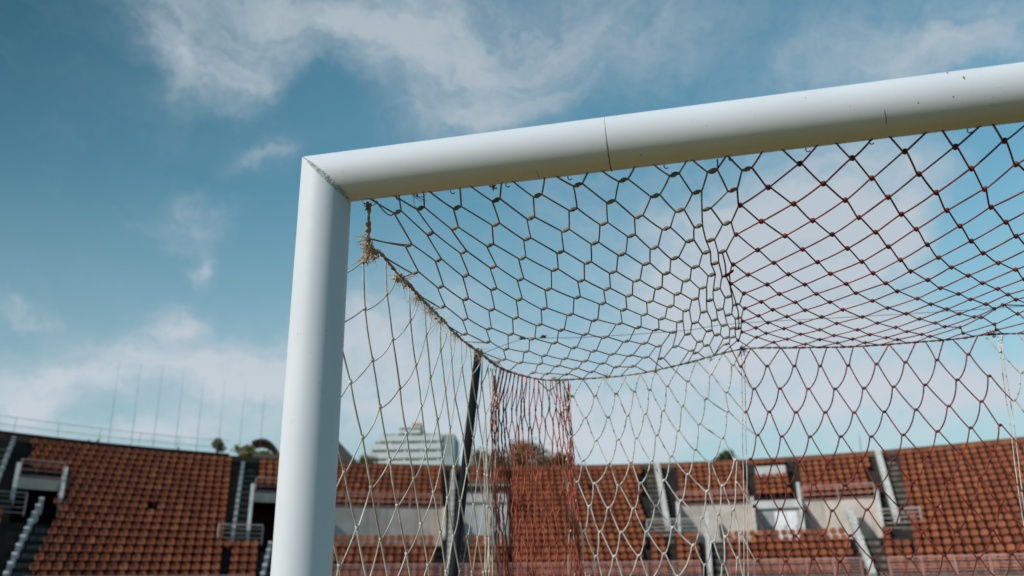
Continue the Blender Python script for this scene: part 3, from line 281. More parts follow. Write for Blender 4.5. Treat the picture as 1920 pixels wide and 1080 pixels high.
mb = MB(); mb.add([(-150, 9.3, -.004), (150, 9.3, -.004), (150, 60, -.004), (-150, 60, -.004)], [(0, 1, 2, 3)]); tag(mb.build('running_track', TRACK), kind='structure')

# ------------------------------------------------------------------ goal frame
gf = empty('football_goal'); tag(gf, 'white round tube football goal with a mitred corner, near the camera', 'goal'); gf.matrix_world = GOAL
RB, ZB, WB = .06, 2.5, 7.44
def tube_mitre(a0, a1, vertical, x0=0.):
    K = 72; vs = []; fs = []; rings = []
    if vertical:                                      # post at x0, mitre towards the bar
        sgn = 1 if x0 == 0 else -1
        zs = [0, .6, 1.2, 1.8, 2.2]
        for z in zs+[None]:
            rings.append([(x0+RB*math.cos(t), RB*math.sin(t), (ZB-sgn*RB*math.cos(t)) if z is None else z) for t in [2*math.pi*j/K for j in range(K)]])
    else:
        for x in [None, .3, 1, 2, 3, 4, 5, 6, 7, 'e']:
            rings.append([((-RB*math.sin(t)) if x is None else (WB+RB*math.sin(t) if x == 'e' else x), RB*math.cos(t), ZB+RB*math.sin(t)) for t in [2*math.pi*j/K for j in range(K)]])
    for r in rings: vs += r
    for i in range(len(rings)-1):
        for j in range(K):
            a, b = i*K+j, i*K+(j+1) % K; fs.append((a, b, b+K, a+K))
    mb = MB(); mb.add(vs, fs); return mb
for x0 in (0, WB):
    fixn(tube_mitre(0, 0, True, x0).build('post', PAINT, gf, True))
bar = fixn(tube_mitre(0, 0, False).build('crossbar', PAINT, gf, True))
# worn filler strip along the mitre, on the camera side
def on_mitre(t, off, lift):
    # t: angle round the tube (0 = outer corner, pi = inner corner) on the front side; off: metres along the bar away from the joint
    c = math.cos(t); x = -RB*c; y = -RB*math.sin(t)
    k = (RB+lift)/RB
    if off >= 0: return Vector((x+off, y*k, ZB+(-x)*k if True else 0))
    return Vector((x*k, y*k, ZB-x+off))
mb = MB(); n = 40; rows = []
for i in range(n+1):
    t = math.pi*(.37+.63*i/n); w = .0026+.0056*max(0, math.sin(math.pi*min(1, (i/n)*1.05+.02)))**.7+.0007*noise.noise((i*.9, 0, 0))
    rows.append([on_mitre(t, w, .0005), on_mitre(t, .0, .0016)+Vector((0, -.0004, 0)), on_mitre(t, -w*1.2, .0005)])
vs = [p for r in rows for p in r]; fs = []
for i in range(n):
    for j in range(2): a = i*3+j; fs.append((a, a+1, a+4, a+3))
mb.add(vs, fs); fixn(mb.build('joint_filler', TAPE, gf, True))
# thin line of the mitre above the filler
mb = MB(); mb.tube([on_mitre(math.pi*(.06+.36*i/14), 0, .0001) for i in range(15)], .0006, 4); mb.build('joint_line', CRACK, gf)
# crack round the bar at the sleeve joint
def ring_pts(x, a0, a1, r, n=24, lean=0.):
    return [Vector((x+lean*(i/n), -r*math.cos(a0+(a1-a0)*i/n), ZB+r*math.sin(a0+(a1-a0)*i/n))) for i in range(n+1)]
mb = MB(); p = ring_pts(.671, R(48), R(-128), RB, 40, .004)
mb.tube(p, [.00025+.0014*(i/40)**1.3 for i in range(41)], 6); mb.build('sleeve_seam', CRACK, gf)
mb = MB(); p = ring_pts(.512, R(-70), R(-130), RB, 12, .001); mb.tube(p, .0005, 5)
mb.build('scratch', CRACK, gf); mb = MB(); p = ring_pts(1.235, R(-30), R(-62), RB, 12, .006); mb.tube(p, [.0003+.0004*math.sin(math.pi*i/12) for i in range(13)], 5); mb.build('scratch', CRACK, gf)
def chip(x, ang, sx, sy):
    c = Vector((x, -RB*math.cos(ang), ZB+RB*math.sin(ang))); nrm = Vector((0, -math.cos(ang), math.sin(ang))); tv = Vector((0, math.sin(ang), math.cos(ang)))
    k = 12; vs = [c+nrm*.0009]; 
    for i in range(k):
        a = 2*math.pi*i/k; r = 1+.35*noise.noise((x*9+math.cos(a)*2, math.sin(a)*2, ang)); 
        vs.append(c+nrm*-.0003+Vector((1, 0, 0))*sx*r*math.cos(a)+tv*sy*r*math.sin(a))
    return vs, [(0, 1+i, 1+(i+1) % k) for i in range(k)]
for x, a, sx, sy in ((1.37, 44, .003, .0055), (1.392, 16, .0022, .006), (1.30, -25, .0018, .0018), (1.365, -22, .002, .002), (.742, -62, .0018, .0018), (.42, -88, .004, .0015), (1.17, -15, .001, .001)):
    mb = MB(); mb.add(*chip(x, R(a), sx, sy)); fixn(mb.build('paint_chip', CHIP, gf, True))
for x in (.11, .165, .30, .43, .575, .79, .93, 1.09, 1.22, 1.41):       # cord hooks under the bar
    a = R(-118+rnd.uniform(-6, 6)); c = Vector((x, -RB*math.cos(a), ZB+RB*math.sin(a))); nn = Vector((0, -math.cos(a), math.sin(a)))
    mb = MB(); mb.tube([c-nn*.002, c+nn*.006, c+nn*.009+Vector((.004, 0, 0)), c+nn*.008+Vector((.009, 0, .001))], .0013, 5); mb.build('net_hook', CHIP, gf)

# ------------------------------------------------------------------ goal net
gn = empty('goal_net'); tag(gn, 'knotted goal net in red and white sections hanging behind the white goal frame', 'goal net'); gn.matrix_world = GOAL
def kn(d): return {tuple(float(q) for q in k.split(',')): Vector(v) for k, v in d.items()}
roof, side, bw, br = kn(NET['roof']), kn(NET['side']), kn(NET['bw']), kn(NET['br'])
SC = [Vector(p) for p in ((.09, .05, 2.449), (.07, .10, 2.437), (.041, .17, 2.427), (.02, .235, 2.42), (.008, .30, 2.432), (0, .37, 2.455), (0, .50, 2.447), (0, .63, 2.447), (0, .79, 2.443), (0, .97, 2.446), (-.002, 1.18, 2.446), (0, 1.42, 2.461), (.004, 1.54, 2.470))]
BC = [Vector(p) for p in ((.004, 1.54, 2.470), (.058, 1.60, 2.428), (.139, 1.65, 2.40), (.235, 1.68, 2.379), (.325, 1.69, 2.375), (.482, 1.69, 2.373), (.637, 1.69, 2.379), (.835, 1.68, 2.407), (1.052, 1.68, 2.447), (1.28, 1.69, 2.438), (1.481, 1.69, 2.426), (1.678, 1.69, 2.425), (1.872, 1.69, 2.427), (1.99, 1.70, 2.437), (2.3, 1.70, 2.42), (2.7, 1.68, 2.41), (3.2, 1.70, 2.44), (3.7, 1.70, 2.42))]
def catm(P, n=6):
    o = []
    for i in range(len(P)-1):
        p0, p1, p2, p3 = P[max(i-1, 0)], P[i], P[i+1], P[min(i+2, len(P)-1)]
        for j in range(n):
            t = j/n; o.append(.5*((2*p1)+(p2-p0)*t+(2*p0-5*p1+4*p2-p3)*t*t+(3*p1-p0-3*p2+p3)*t**3))
    return o+[P[-1]]
SCs, BCs = catm(SC), catm(BC)
def near(P, q): return min(P, key=lambda p: (p-q).length)
def bez(a, c, b, n=5): return [a*(1-t)**2+c*2*t*(1-t)+b*t*t for t in [i/n for i in range(n+1)]]
def knot(mb, c, e, r):
    # a bulky overhand knot: a short fat twisted bar
    L = max(e.length, r*1.1); d = e.normalized() if e.length > 1e-6 else Vector((1, 0, 0))
    q = d.orthogonal().normalized(); w = d.cross(q)
    pts = []; rr = []
    for i in range(6):
        t = i/5*2-1; pts.append(c+d*t*L*.95+(q*math.cos(t*3)+w*math.sin(t*3))*r*.25); rr.append(r*(1.15+.4*rnd.random())*(1.05-.5*t*t))
    mb.tube(pts, rr, 6)
    a0 = rnd.random()*6
    lp = [c+d*((i/8-.5)*L*.7)+(q*math.cos(a0+i*1.1)+w*math.sin(a0+i*1.1))*r*1.05 for i in range(9)]
    mb.tube(lp, r*.6, 5)
mw_, mr_ = MB(), MB()
E1 = Vector((.0105, -.0035, 0)); E2 = Vector((.003, -.001, 0))
def isred(n, m): return n >= 11 and not (n == 11 and m >= 3) and not (n == 12 and m >= 5) and not (n == 13 and m >= 7) and not (n == 14 and m >= 9) and not (n == 15 and m >= 10) and not (n == 16 and m >= 12) and not (n == 17 and m >= 14) and (n-m/2) < 20
SEAMN = {}
keys = sorted(roof)
rad = lambda: .00215*rnd.uniform(.92, 1.1)
def jit(p, s=.002): return p+Vector((rnd.uniform(-s, s), rnd.uniform(-s, s), rnd.uniform(-s, s)))
def strand(mb, a, b, r, sag=.0, n=3, bow=None):
    mid = (a+b)/2+Vector((0, 0, -sag))+(bow or Vector((0, 0, 0)))+Vector((rnd.uniform(-1, 1), rnd.uniform(-1, 1), rnd.uniform(-1, 1)))*.0016
    mb.tube(bez(a, mid, b, n), r, 5, False)
for (n, m_) in keys:
    K = roof[(n, m_)]; red = isred(n, m_); e = E2 if red else E1; mb = mr_ if red else mw_
    knot(mb, K, e, .0038 if not red else .0046)
    for dn in (0, 1):                                   # dn 0: straight-down strand, 1: strand to the right
        t = (n+dn, m_+1)
        a = K-e if dn == 0 else K+e
        if t in roof:
            r2 = isred(*t); e2 = E2 if r2 else E1; T = roof[t]; b = T+e2 if dn == 0 else T-e2
            if (T-K).length < .26:
                strand(mr_ if (red and r2) else (mw_ if not r2 else mr_), a, b, rad(), .001)
        else:                                           # tie on to the back cord or the side cord
            g = K+Vector((-.05 if dn == 0 else .05, .09, 0)); b = near(BCs, g)
            if K.x < .16 and K.y < 1.45: b = near(SCs, K+Vector((0, .09, 0)))
            if (b-K).length < .28: strand(mb, a, b, rad(), .001)
    for dn in (0, 1):
        s_ = (n-dn, m_-1)
        if s_ in roof: continue
        if m_ == 0:                                     # tied round the bar
            b = Vector((K.x+(.03 if dn == 0 else -.045), .008, 2.442)); strand(mb, K+e if dn == 0 else K-e, b, rad(), .002)
        elif dn == 1 and K.x < .35 and K.y < 1.5:
            b = near(SCs, K+Vector((-.05, -.07, 0)))
            if (b-K).length < .26: strand(mb, K-e, b, rad(), .001)
# a slack loop near the corner and a loose hook of cord under the bar
mw_.tube(bez(Vector((.115, .03, 2.443)), Vector((.125, .10, 2.42)), roof[(1, 0)]-E1, 8), .0017, 5)
mw_.tube(bez(roof[(1, 1)], Vector((.05, .22, 2.425)), Vector((.03, .21, 2.43)), 6), .0017, 5)
mlp = MB(); mlp.tube(bez(Vector((.905, .035, 2.449)), Vector((.908, .05, 2.42)), Vector((.888, .05, 2.424)), 8), .0017, 5)
mlp.build('loose_loop', CORD_R, gn, True)
tag(mw_.build('roof_netting', CORD_W, gn, True), 'white roof netting, its underside shade put into the colour'); tag(mr_.build('roof_netting', CORD_R, gn, True), 'red roof netting')

# side panel --------------------------------------------------
ms = MB(); side2 = dict(side)
imax = {}
for c in range(-7, 9):
    ks = [k for k in side2 if k[0] == c]
    if not ks:
        continue
for c in range(-4, 8):                                   # carry every strand down to the grass
    ks = sorted(k[1] for k in side2 if k[0] == c); i1 = int(ks[-1])
    while side2[(c, i1)].z > .15:
        p = side2[(c, i1)]; side2[(c, i1+1)] = p+Vector((rnd.uniform(-.004, .004), .07 if p.y < 1.5 else .012, -.1215)); i1 += 1
for c in range(-20, -4):
    for i in range(5, 24):
        r_ = side2.get((c+1, i-1))
        if r_ and r_.y > .15: side2[(c, i)] = r_+Vector((rnd.uniform(-.003, .003), -.078, -.119))
SEAM = [Vector((.012, 1.60, 2.43)), Vector((.02, 1.625, 2.2)), Vector((.01, 1.62, 1.95)), Vector((.012, 1.63, 1.7)), Vector((.01, 1.66, 1.2)), Vector((.0, 1.7, .6)), Vector((0, 1.72, .05))]
SEAMs = catm(SEAM, 12)
for (c, i), K in list(side2.items()):
    nxt = side2.get((c, i+1)); up = side2.get((c+1, i-1))
    knot(ms, K, Vector((0, .004, .007)), .0033)
    rr = .0026*rnd.uniform(.93, 1.08)
    if nxt: strand(ms, K, nxt, rr, 0, 3, Vector((rnd.uniform(-.004, .004), -.004, 0)))
    if up:
        a = K+Vector((0, .007, -.004)); d = up-K
        ms.tube(bez(a, K+Vector((rnd.uniform(-.004, .004), d.y*(.56+rnd.uniform(-.05, .05)), d.z*(.34+rnd.uniform(-.06, .06)))), up+Vector((0, -.004, -.006)), 7), rr*.74, 5, False)
    elif K.z > 2.15:
        b = near(SCs if K.y < 1.35 else BCs[:14], K+Vector((0, .07, .12))); ms.tube(bez(K+Vector((0, .006, 0)), (K+b)/2+Vector((0, .02, -.015)), b, 5), rr*.8, 5, False)
    elif K.y > 1.3:
        b = near(SEAMs, K+Vector((0, .05, .09))); ms.tube(bez(K, (K+b)/2, b, 3), rr*.9, 5, False)
    if (c, i-1) not in side2 and K.z > 2.1 and K.y > .25:
        b = near(SCs if K.y < 1.45 else BCs[:14], K+Vector((0, -.02, .12))); strand(ms, K, b, rr, 0)
    if (c-1, i+1) not in side2 and c <= 0 and K.z > .2:    # on to the post
        b = Vector((0, .058, max(.1, K.z-.12))); strand(ms, K, b, rr*.8, .01)
    if (c, i-1) not in side2 and c < 0 and K.z <= 2.1:
        b = Vector((0, .058, K.z+.16)); strand(ms, K, b, rr, .0)
for q in (0, .012, .022, .034):
    ms.tube([p+Vector((q*.6, rnd.uniform(-.004, .006)+q, 0)) for p in SEAMs[::3]], .0026, 5)
tag(ms.build('side_netting', CORD_S, gn, True), 'white side netting')
# bunched red strip round the back corner
mr2 = MB(); CURVE = [Vector((.018, 1.61)), Vector((.06, 1.65)), Vector((.12, 1.675)), Vector((.2, 1.69)), Vector((.30, 1.70)), Vector((.335, 1.705))]
cc = catm([Vector((p.x, p.y, 0)) for p in CURVE], 8)
def oncurve(t):
    t = max(0, min(.9999, t)); i = t*(len(cc)-1); k = int(i); return cc[k].lerp(cc[k+1], i-k)
NC = 19; rk = {}
lev = 0
while 2.30-.1*lev > .1:
    for j in range(NC+1):
        jj = j+(.5 if lev % 2 else 0)
        if jj > NC: continue
        z = 2.30-.1*lev-.02*math.sin(jj*1.3)-.045*(1-jj/NC)+rnd.uniform(-.012, .012)
        p = oncurve(min(.995, max(.005, (jj+rnd.uniform(-.3, .3)+.12*math.sin(lev*.9+j))/NC))); sprd = 1+.03*max(0, lev)/6
        rk[(jj, lev)] = Vector((p.x*min(sprd, 1.35), p.y+.012*lev*.5, z))
    lev += 1
for (j, L), K in rk.items():
    knot(mr2, K, Vector((.001, 0, .007)), .0030)
    for dj in (-.5, .5):
        T = rk.get((j+dj, L+1))
        if T:
            pts = [K.lerp(T, t)+Vector((.006*math.sin(t*math.pi)*(-dj*2)*rnd.uniform(.2, 1.3), .004*math.sin(t*5+j), 0)) for t in (0, .2, .4, .6, .8, 1)]
            pts[0] = K; pts[-1] = T; mr2.tube(pts, .0025*rnd.uniform(.8, 1.15), 5, False)
    if L == 0:
        b = near(BCs, K+Vector((0, 0, .1)))
        for q in (-.008, .012): mr2.tube(bez(K, (K+b)/2+Vector((q, 0, -.01)), b+Vector((q, 0, 0)), 5), .0021, 5, False)
mr2.tube([Vector((.03+.0*t, 1.63, 2.40)).lerp(Vector((.035, 1.64, 2.31)), t) for t in (0, .3, .6, 1)], .0045, 6)
tag(mr2.build('side_netting', CORD_RL, gn, True), 'bunched red strip at the back corner')

# back panels -------------------------------------------------
def extend(t, Lmax, j1):
    d = dict(t)
    L = Lmax+1
    while L < 30:
        src = {k: v for k, v in d.items() if k[1] == L-2}
        if not src or min(v.z for v in src.values()) < .12: break
        for (j, _), v in src.items(): d[(j, L)] = v+Vector((rnd.uniform(-.008, .008), .0145, -.18+rnd.uniform(-.008, .008)))
        L += 1
    return d
bw2, br2 = extend(bw, 7, 9), extend(br, 8, 8)
bx = {}
for (j, L), v in list(br2.items()):
    if j in (8, 8.5) or (j == 7.5 and (8.5, L) not in br2):
        for q in range(1, 13):
            p = v+Vector((.112*q*(1 if L % 2 == 0 else 1), 0, rnd.uniform(-.006, .006)))
            if j+q > 8.2 and p.x < 3.65: bx[(j+q, L)] = p
def hexnet(mb, t, other, top, r, kr):
    for (j, L), K in t.items():
        e = Vector((.0055, 0, .001)); knot(mb, K, e, kr)
        for s_ in (-1, 1):
            T = t.get((j+s_*.5, L+1))
            if T is None:
                T = t.get((j+s_*1.0, L+1)) if False else None
            if T is None and other:
                c_ = [p for (jj, LL), p in other.items() if LL in (L, L+1) and (p.x-K.x)*s_ > .005 and p.z < K.z-.04]
                if c_:
                    q = min(c_, key=lambda p: (p-K).length)
                    if (q-K).length < .16: T = q
            if T is not None and (T-K).length < .24:
                a = K+e*s_*.9; b = T-e*s_*.9; mid = (a+b)/2; corner = Vector((a.x, a.y, b.z)); k_ = .34 if s_ < 0 else .06
                c = mid.lerp(corner, k_)+Vector((rnd.uniform(-.003, .003), rnd.uniform(-.004, .004), -.003))
                mb.tube(bez(a, c, b, 7), r*rnd.uniform(.93, 1.08), 5, False)
        if L == 0 and top:
            for s_ in (-1, 1):
                b = near(BCs, K+Vector((s_*.045, 0, .07)))
                if (b-K).length < .2: mb.tube(bez(K+e*s_*.9, (K+b)/2+Vector((-s_*.006, 0, -.012)), b, 6), r, 5, False)
mb1, mb2, mb3 = MB(), MB(), MB()
hexnet(mb1, bw2, br2, True, .0027, .0038); hexnet(mb2, br2, bx, True, .0025, .0040); hexnet(mb3, bx, None, True, .0027, .0038)
# gathered seams where two colours are laced together
def seam(mb, x, z1, n, dx=.0):
    for q in range(n):
        mb.tube([Vector((x+q*.012+rnd.uniform(-.003, .003)+dx*(z1-z), 1.69+.08*(2.44-z), z)) for z in [z1-.12*i for i in range(int((z1-.05)/.12)+1)]], .0019, 5)
seam(mb1, .345, 2.36, 1, -.07); seam(mb1, 1.052, 2.44, 2, -.10); seam(mb3, 2.005, 2.43, 2, -.06)
tag(mb1.build('back_netting', CORD_B, gn, True), 'white back netting left of the red section'); tag(mb2.build('back_netting', CORD_R, gn, True), 'red back netting')
tag(mb3.build('back_netting', CORD_B, gn, True), 'white back netting right of the red section')

# edge cords, twisted from two plies, and their frayed ends ---
def twisted(mb, P, r, step=.02, ply=2, lump=.35):
    L = 0; A = [[] for _ in range(ply)]; prev = P[0]; Q = []
    for i in range(len(P)-1):
        k = max(1, int((P[i+1]-P[i]).length/.006)); Q += [P[i].lerp(P[i+1], t/k) for t in range(k)]
    Q.append(P[-1])
    for i, p in enumerate(Q):
        if i: L += (p-Q[i-1]).length
        d = (Q[min(i+1, len(Q)-1)]-Q[max(i-1, 0)]).normalized(); q = d.cross(Vector((.3, .1, 1))).normalized(); w = d.cross(q)
        sw = r*(1+lump*noise.noise(p*23))
        for k in range(ply):
            a = L/step*2*math.pi*.5+k*2*math.pi/ply; A[k].append((p+(q*math.cos(a)+w*math.sin(a))*sw*.75, sw*.8))
    for a in A: mb.tube([x[0] for x in a], [x[1] for x in a], 6)
mc = MB(); twisted(mc, SCs, .0042, .03, 2, .8); twisted(mc, BCs[:22], .0038, .03, 2, .6); tag(mc.build('edge_cord', CORD_E, gn, True), 'frayed brown side cord')
mc = MB(); twisted(mc, BCs[21:54], .0028, .03, 2, .5); mc.build('edge_cord', CORD_W, gn, True)
mc = MB(); twisted(mc, BCs[53:], .0028, .03, 2, .5); tag(mc.build('edge_cord', CORD_R, gn, True), 'red back edge cord')
def tuft(c, n, rad_, dirn, ma, thick=.0006, name='frayed_tuft'):
    mb = MB(); c = Vector(c)
    for i in range(n):
        d = (Vector(dirn)*rnd.uniform(.2, 1.3)+Vector((rnd.gauss(0, .6), rnd.gauss(0, .6), rnd.gauss(0, .6)))).normalized()
        L = rad_*rnd.uniform(.2, .75)*(1 if rnd.random() < .85 else 1.6); cur = Vector((rnd.gauss(0, 1), rnd.gauss(0, 1), rnd.gauss(-.6, 1)))*L*.6
        s0 = c+Vector((rnd.gauss(0, .25), rnd.gauss(0, .35), rnd.gauss(0, .25)))*rad_*.35
        mb.tube(bez(s0, s0+d*L*.5+cur, s0+d*L+cur*.4, 6), [thick*rnd.uniform(.7, 1.6)*(1-.1*q) for q in range(7)], 4, False)
    for i in range(int(n/9)):                           # matted lumps of loose fibre
        q = c+Vector((rnd.gauss(0, .3), rnd.gauss(0, .35), rnd.gauss(0, .3)))*rad_*.5; w = rad_*rnd.uniform(.10, .2)
        d = Vector((rnd.gauss(0, 1), rnd.gauss(0, 1), rnd.gauss(0, 1))).normalized()
        mb.tube([q+d*w*x+Vector((rnd.gauss(0, 1), rnd.gauss(0, 1), rnd.gauss(0, 1)))*w*.18 for x in (-1, -.6, -.1, .4, .9, 1.2)], [w*.15, w*.5, w*.62, w*.5, w*.3, w*.08], 7)
    return mb.build(name, ma, gn, True)
tuft((.03, .205, 2.412), 34, .036, (-.6, -.3, -.3), FRAY, .0011); tuft((.0, .255, 2.40), 34, .036, (-.1, .1, -.7), FRAY, .0010)
tuft((.02, .235, 2.415), 70, .036, (-.2, -.2, -.4), FRAY, .0009); tuft((.018, .255, 2.42), 40, .028, (0, .1, 0), CORD_E, .0013)
tuft((.03, .21, 2.43), 16, .05, (-.5, -.6, -.3), FRAY, .0013)
tuft((0, .31, 2.425), 34, .03, (0, .3, .2), FRAY, .0008); tuft((0, .52, 2.44), 44, .05, (.1, .3, -.5), FRAY, .0007); tuft((.0, .56, 2.445), 18, .045, (.3, .5, .2), FRAY, .0008)
tuft((0, .70, 2.44), 40, .045, (0, .3, -.4), FRAY, .0007); tuft((0, .82, 2.44), 40, .06, (0, .1, -1), FRAY, .0006); tuft((0, .95, 2.44), 36, .05, (0, .1, -.7), FRAY, .0006)
tuft((0, 1.12, 2.44), 30, .045, (0, 0, -.8), FRAY, .0006); tuft((0, 1.47, 2.462), 46, .05, (.3, .2, -.2), FRAY, .0007); tuft((.05, 1.58, 2.44), 26, .05, (.4, .2, -.1), FRAY, .0006)
tuft((.09, .05, 2.44), 22, .018, (-.4, 0, -.4), CORD_E, .0012); tuft((.40, .03, 2.446), 14, .02, (.8, 0, -.2), CORD_R, .0012); tuft((.21, .03, 2.447), 10, .03, (1, 0, .0), CORD_E, .001)
tuft((1.05, 1.67, 2.447), 20, .03, (.5, 0, -.3), DARKROPE, .0016, 'tie_string'); tuft((1.99, 1.69, 2.437), 20, .03, (.2, 0, .3), CORD_R, .0016, 'tie_string')
for pp in ((.5, 1.68, 2.376), (.7, 1.69, 2.385), (.93, 1.68, 2.423), (.28, 1.68, 2.38)): tuft(pp, 22, .035, (.1, 0, .2), FRAY, .0006)
# lacing at the red/white join of the roof
mc = MB()
for a, b in (((13, 7), (15, 10)), ((12, 5), (13, 7)), ((15, 10), (16, 12)), ((16, 12), (17, 14))):
    A_, B_ = roof[a], roof[b]; mc.tube(bez(A_, (A_+B_)/2+Vector((.006, 0, -.004)), B_, 6), .0022, 5)
A_ = roof[(13, 7)]; 
for q in range(5): mc.tube(bez(A_+Vector((-.012, .01, -.003)), A_+Vector((.01*q*.3, -.02, -.004)), A_+Vector((.02, -.045+q*.004, 0)), 6), .0016, 5)
tag(mc.build('lacing_cord', CORD_R, gn, True), 'red lacing between the white and red roof netting')

# ------------------------------------------------------------------ stake, rope
top = Vector((-.02, 1.564, 2.487)); dirp = (Vector((-.02, 1.186, 1.614))-top); basep = top+dirp*(top.z/-dirp.z)
sp = empty('support_pole'); sp.matrix_world = GOAL; tag(sp, 'leaning black support pole behind the white side netting', 'pole')
mb = MB(); mb.tube([basep, basep.lerp(top, .5), top], .0165, 20); mb.build('shaft', BLACK, sp, True)
mb = MB(); mb.tube([top-dirp*.0, top-dirp.normalized()*.012], [.0172, .015], 20); mb.build('end_cap', DARKROPE, sp, True)
top2 = Vector((3.62, 2.3, 2.70))
p2 = MB(); p2.tube([(3.62, 1.9, 0), tuple(top2)], .0165, 20); o = p2.build('support_pole', BLACK, None, True, GOAL); tag(o, 'second black support pole holding the far end of the slack rope', 'pole')
rp = empty('slack_rope'); rp.matrix_world = GOAL; tag(rp, 'thin dark rope with two clips running behind the roof netting', 'rope')
rpts = catm([top+Vector((0, 0, -.01)), Vector((.145, 1.70, 2.571)), Vector((.231, 1.72, 2.574)), Vector((.418, 1.76, 2.574)), Vector((.831, 1.90, 2.609)), Vector((1.067, 1.95, 2.637)), Vector((1.671, 2.05, 2.651)), Vector((2.313, 2.2, 2.683)), top2], 6)
mb = MB(); mb.tube(rpts, .0012, 5); mb.build('cord', DARKROPE, rp, True)
for c in ((.145, 1.70, 2.573), (.231, 1.72, 2.578)):
    mb = MB(); c = Vector(c)
    mb.tube([c+Vector((-.012, 0, -.003)), c+Vector((-.006, 0, .0)), c+Vector((0, 0, .004)), c+Vector((.006, 0, .001)), c+Vector((.012, 0, -.003))], [.003, .006, .0075, .006, .003], 8)
    for q in range(4): mb.tube(bez(c, c+Vector((rnd.uniform(-.02, .02), 0, .012)), c+Vector((rnd.uniform(-.022, .022), 0, rnd.uniform(-.008, .012))), 4), .0014, 5)
    mb.build('clip', DARKROPE, rp, True)

# ------------------------------------------------------------------ grandstand: a curved bowl of rows
OX, OY = .7625, -1.5757
Z0, DZ, DR, NR = 2.3247, .4437, .72, 17
def D(th): t = R(th)+.1; return 54.628+3.404*t-16.119*t*t
def S(th, k, z=None, dr=0., dz=0.):
    r = D(th)+DR*k+dr; a = R(th)
    return Vector((OX+r*math.sin(a), OY+r*math.cos(a), (Z0+DZ*k if z is None else z)+dz))
def arc(t0, t1, step=1.5):
    n = max(1, int(math.ceil(abs(t1-t0)/step))); return [t0+(t1-t0)*i/n for i in range(n+1)]
TL, TR = -62., 42.
# openings cut into the rows: left, right, first row, back row
CUTS = [(-42.9, -40.4, 6, 11), (-29.2, -26.2, 3, 11), (-25., -16.4, 4, 9), (-14.9, -11.8, 4, 12), (-.1, 4.6, 4, 9), (4.9, 7.6, 4, 9), (7.9, 12.4, 4, 9)]
gs = empty('grandstand', (0, 40, 0)); tag(gs, 'curved concrete grandstand with entrance bays behind the goal, carrying rows of orange seats', 'grandstand')
GSI = Matrix.Translation((0, -40, 0))
def gpart(mb, name, ma, label=None):
    mb.v = [(x, y-40, z) for x, y, z in mb.v]; o = fixn(mb.build(name, ma, gs)); tag(o, label); return o
def spans(k):
    iv = [(TL, TR)]
    for a, b, ka, kb in CUTS:
        if ka <= k < kb:
            o = []
            for s, e in iv:
                if b <= s or a >= e: o.append((s, e)); continue
                if a > s: o.append((s, a))
                if b < e: o.append((b, e))
            iv = o
    return iv
mb = MB()
for k in range(-2, NR+1):
    for s, e in spans(k):
        A = arc(s, e)
        for a, b in zip(A, A[1:]):
            z1, z2 = Z0+DZ*k, Z0+DZ*(k-1)
            if k > -2: mb.add([S(a, k, z2), S(b, k, z2), S(b, k, z1), S(a, k, z1)], [(0, 1, 2, 3)])
            mb.add([S(a, k, z1), S(b, k, z1), S(b, k+1, z1), S(a, k+1, z1)], [(0, 1, 2, 3)])
for a, b, ka, kb in CUTS:                               # floors of the bays
    A = arc(a, b)
    for p, q in zip(A, A[1:]): mb.add([S(p, ka, dz=-.004-DZ), S(q, ka, dz=-.004-DZ), S(q, kb, Z0+DZ*(ka-1)-.004), S(p, kb, Z0+DZ*(ka-1)-.004)], [(0, 1, 2, 3)])
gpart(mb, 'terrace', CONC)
def curved_wall(mb, t0, t1, k, z0, z1, th, dr=0.):
    A = arc(t0, t1)
    for a, b in zip(A, A[1:]):
        mb.hexa([S(a, k, z0, dr), S(b, k, z0, dr), S(b, k, z0, dr+th), S(a, k, z0, dr+th)], [S(a, k, z1, dr), S(b, k, z1, dr), S(b, k, z1, dr+th), S(a, k, z1, dr+th)])
mb = MB(); curved_wall(mb, TL, TR, NR+1, 0, Z0+DZ*NR+.48, .25); gpart(mb, 'rim_wall', RIMM)
mb = MB(); curved_wall(mb, -62, -30.9, NR+1, Z0+DZ*NR+.48, Z0+DZ*NR+.60, .4, -.1); gpart(mb, 'rim_coping', BLACK)
mb = MB(); curved_wall(mb, TL, TR, -2, 0, 1.28, .3, -1.6); curved_wall(mb, TL, TR, -2, 1.28, 1.42, .42, -1.72); gpart(mb, 'front_wall', LEDGE)
mb = MB()
A = arc(TL, TR)
for a, b in zip(A, A[1:]): mb.add([S(a, -2, 1.40, -1.3), S(b, -2, 1.40, -1.3), S(b, -2, 1.40, .1), S(a, -2, 1.40, .1)], [(0, 1, 2, 3)])
gpart(mb, 'front_walkway', STAIR)
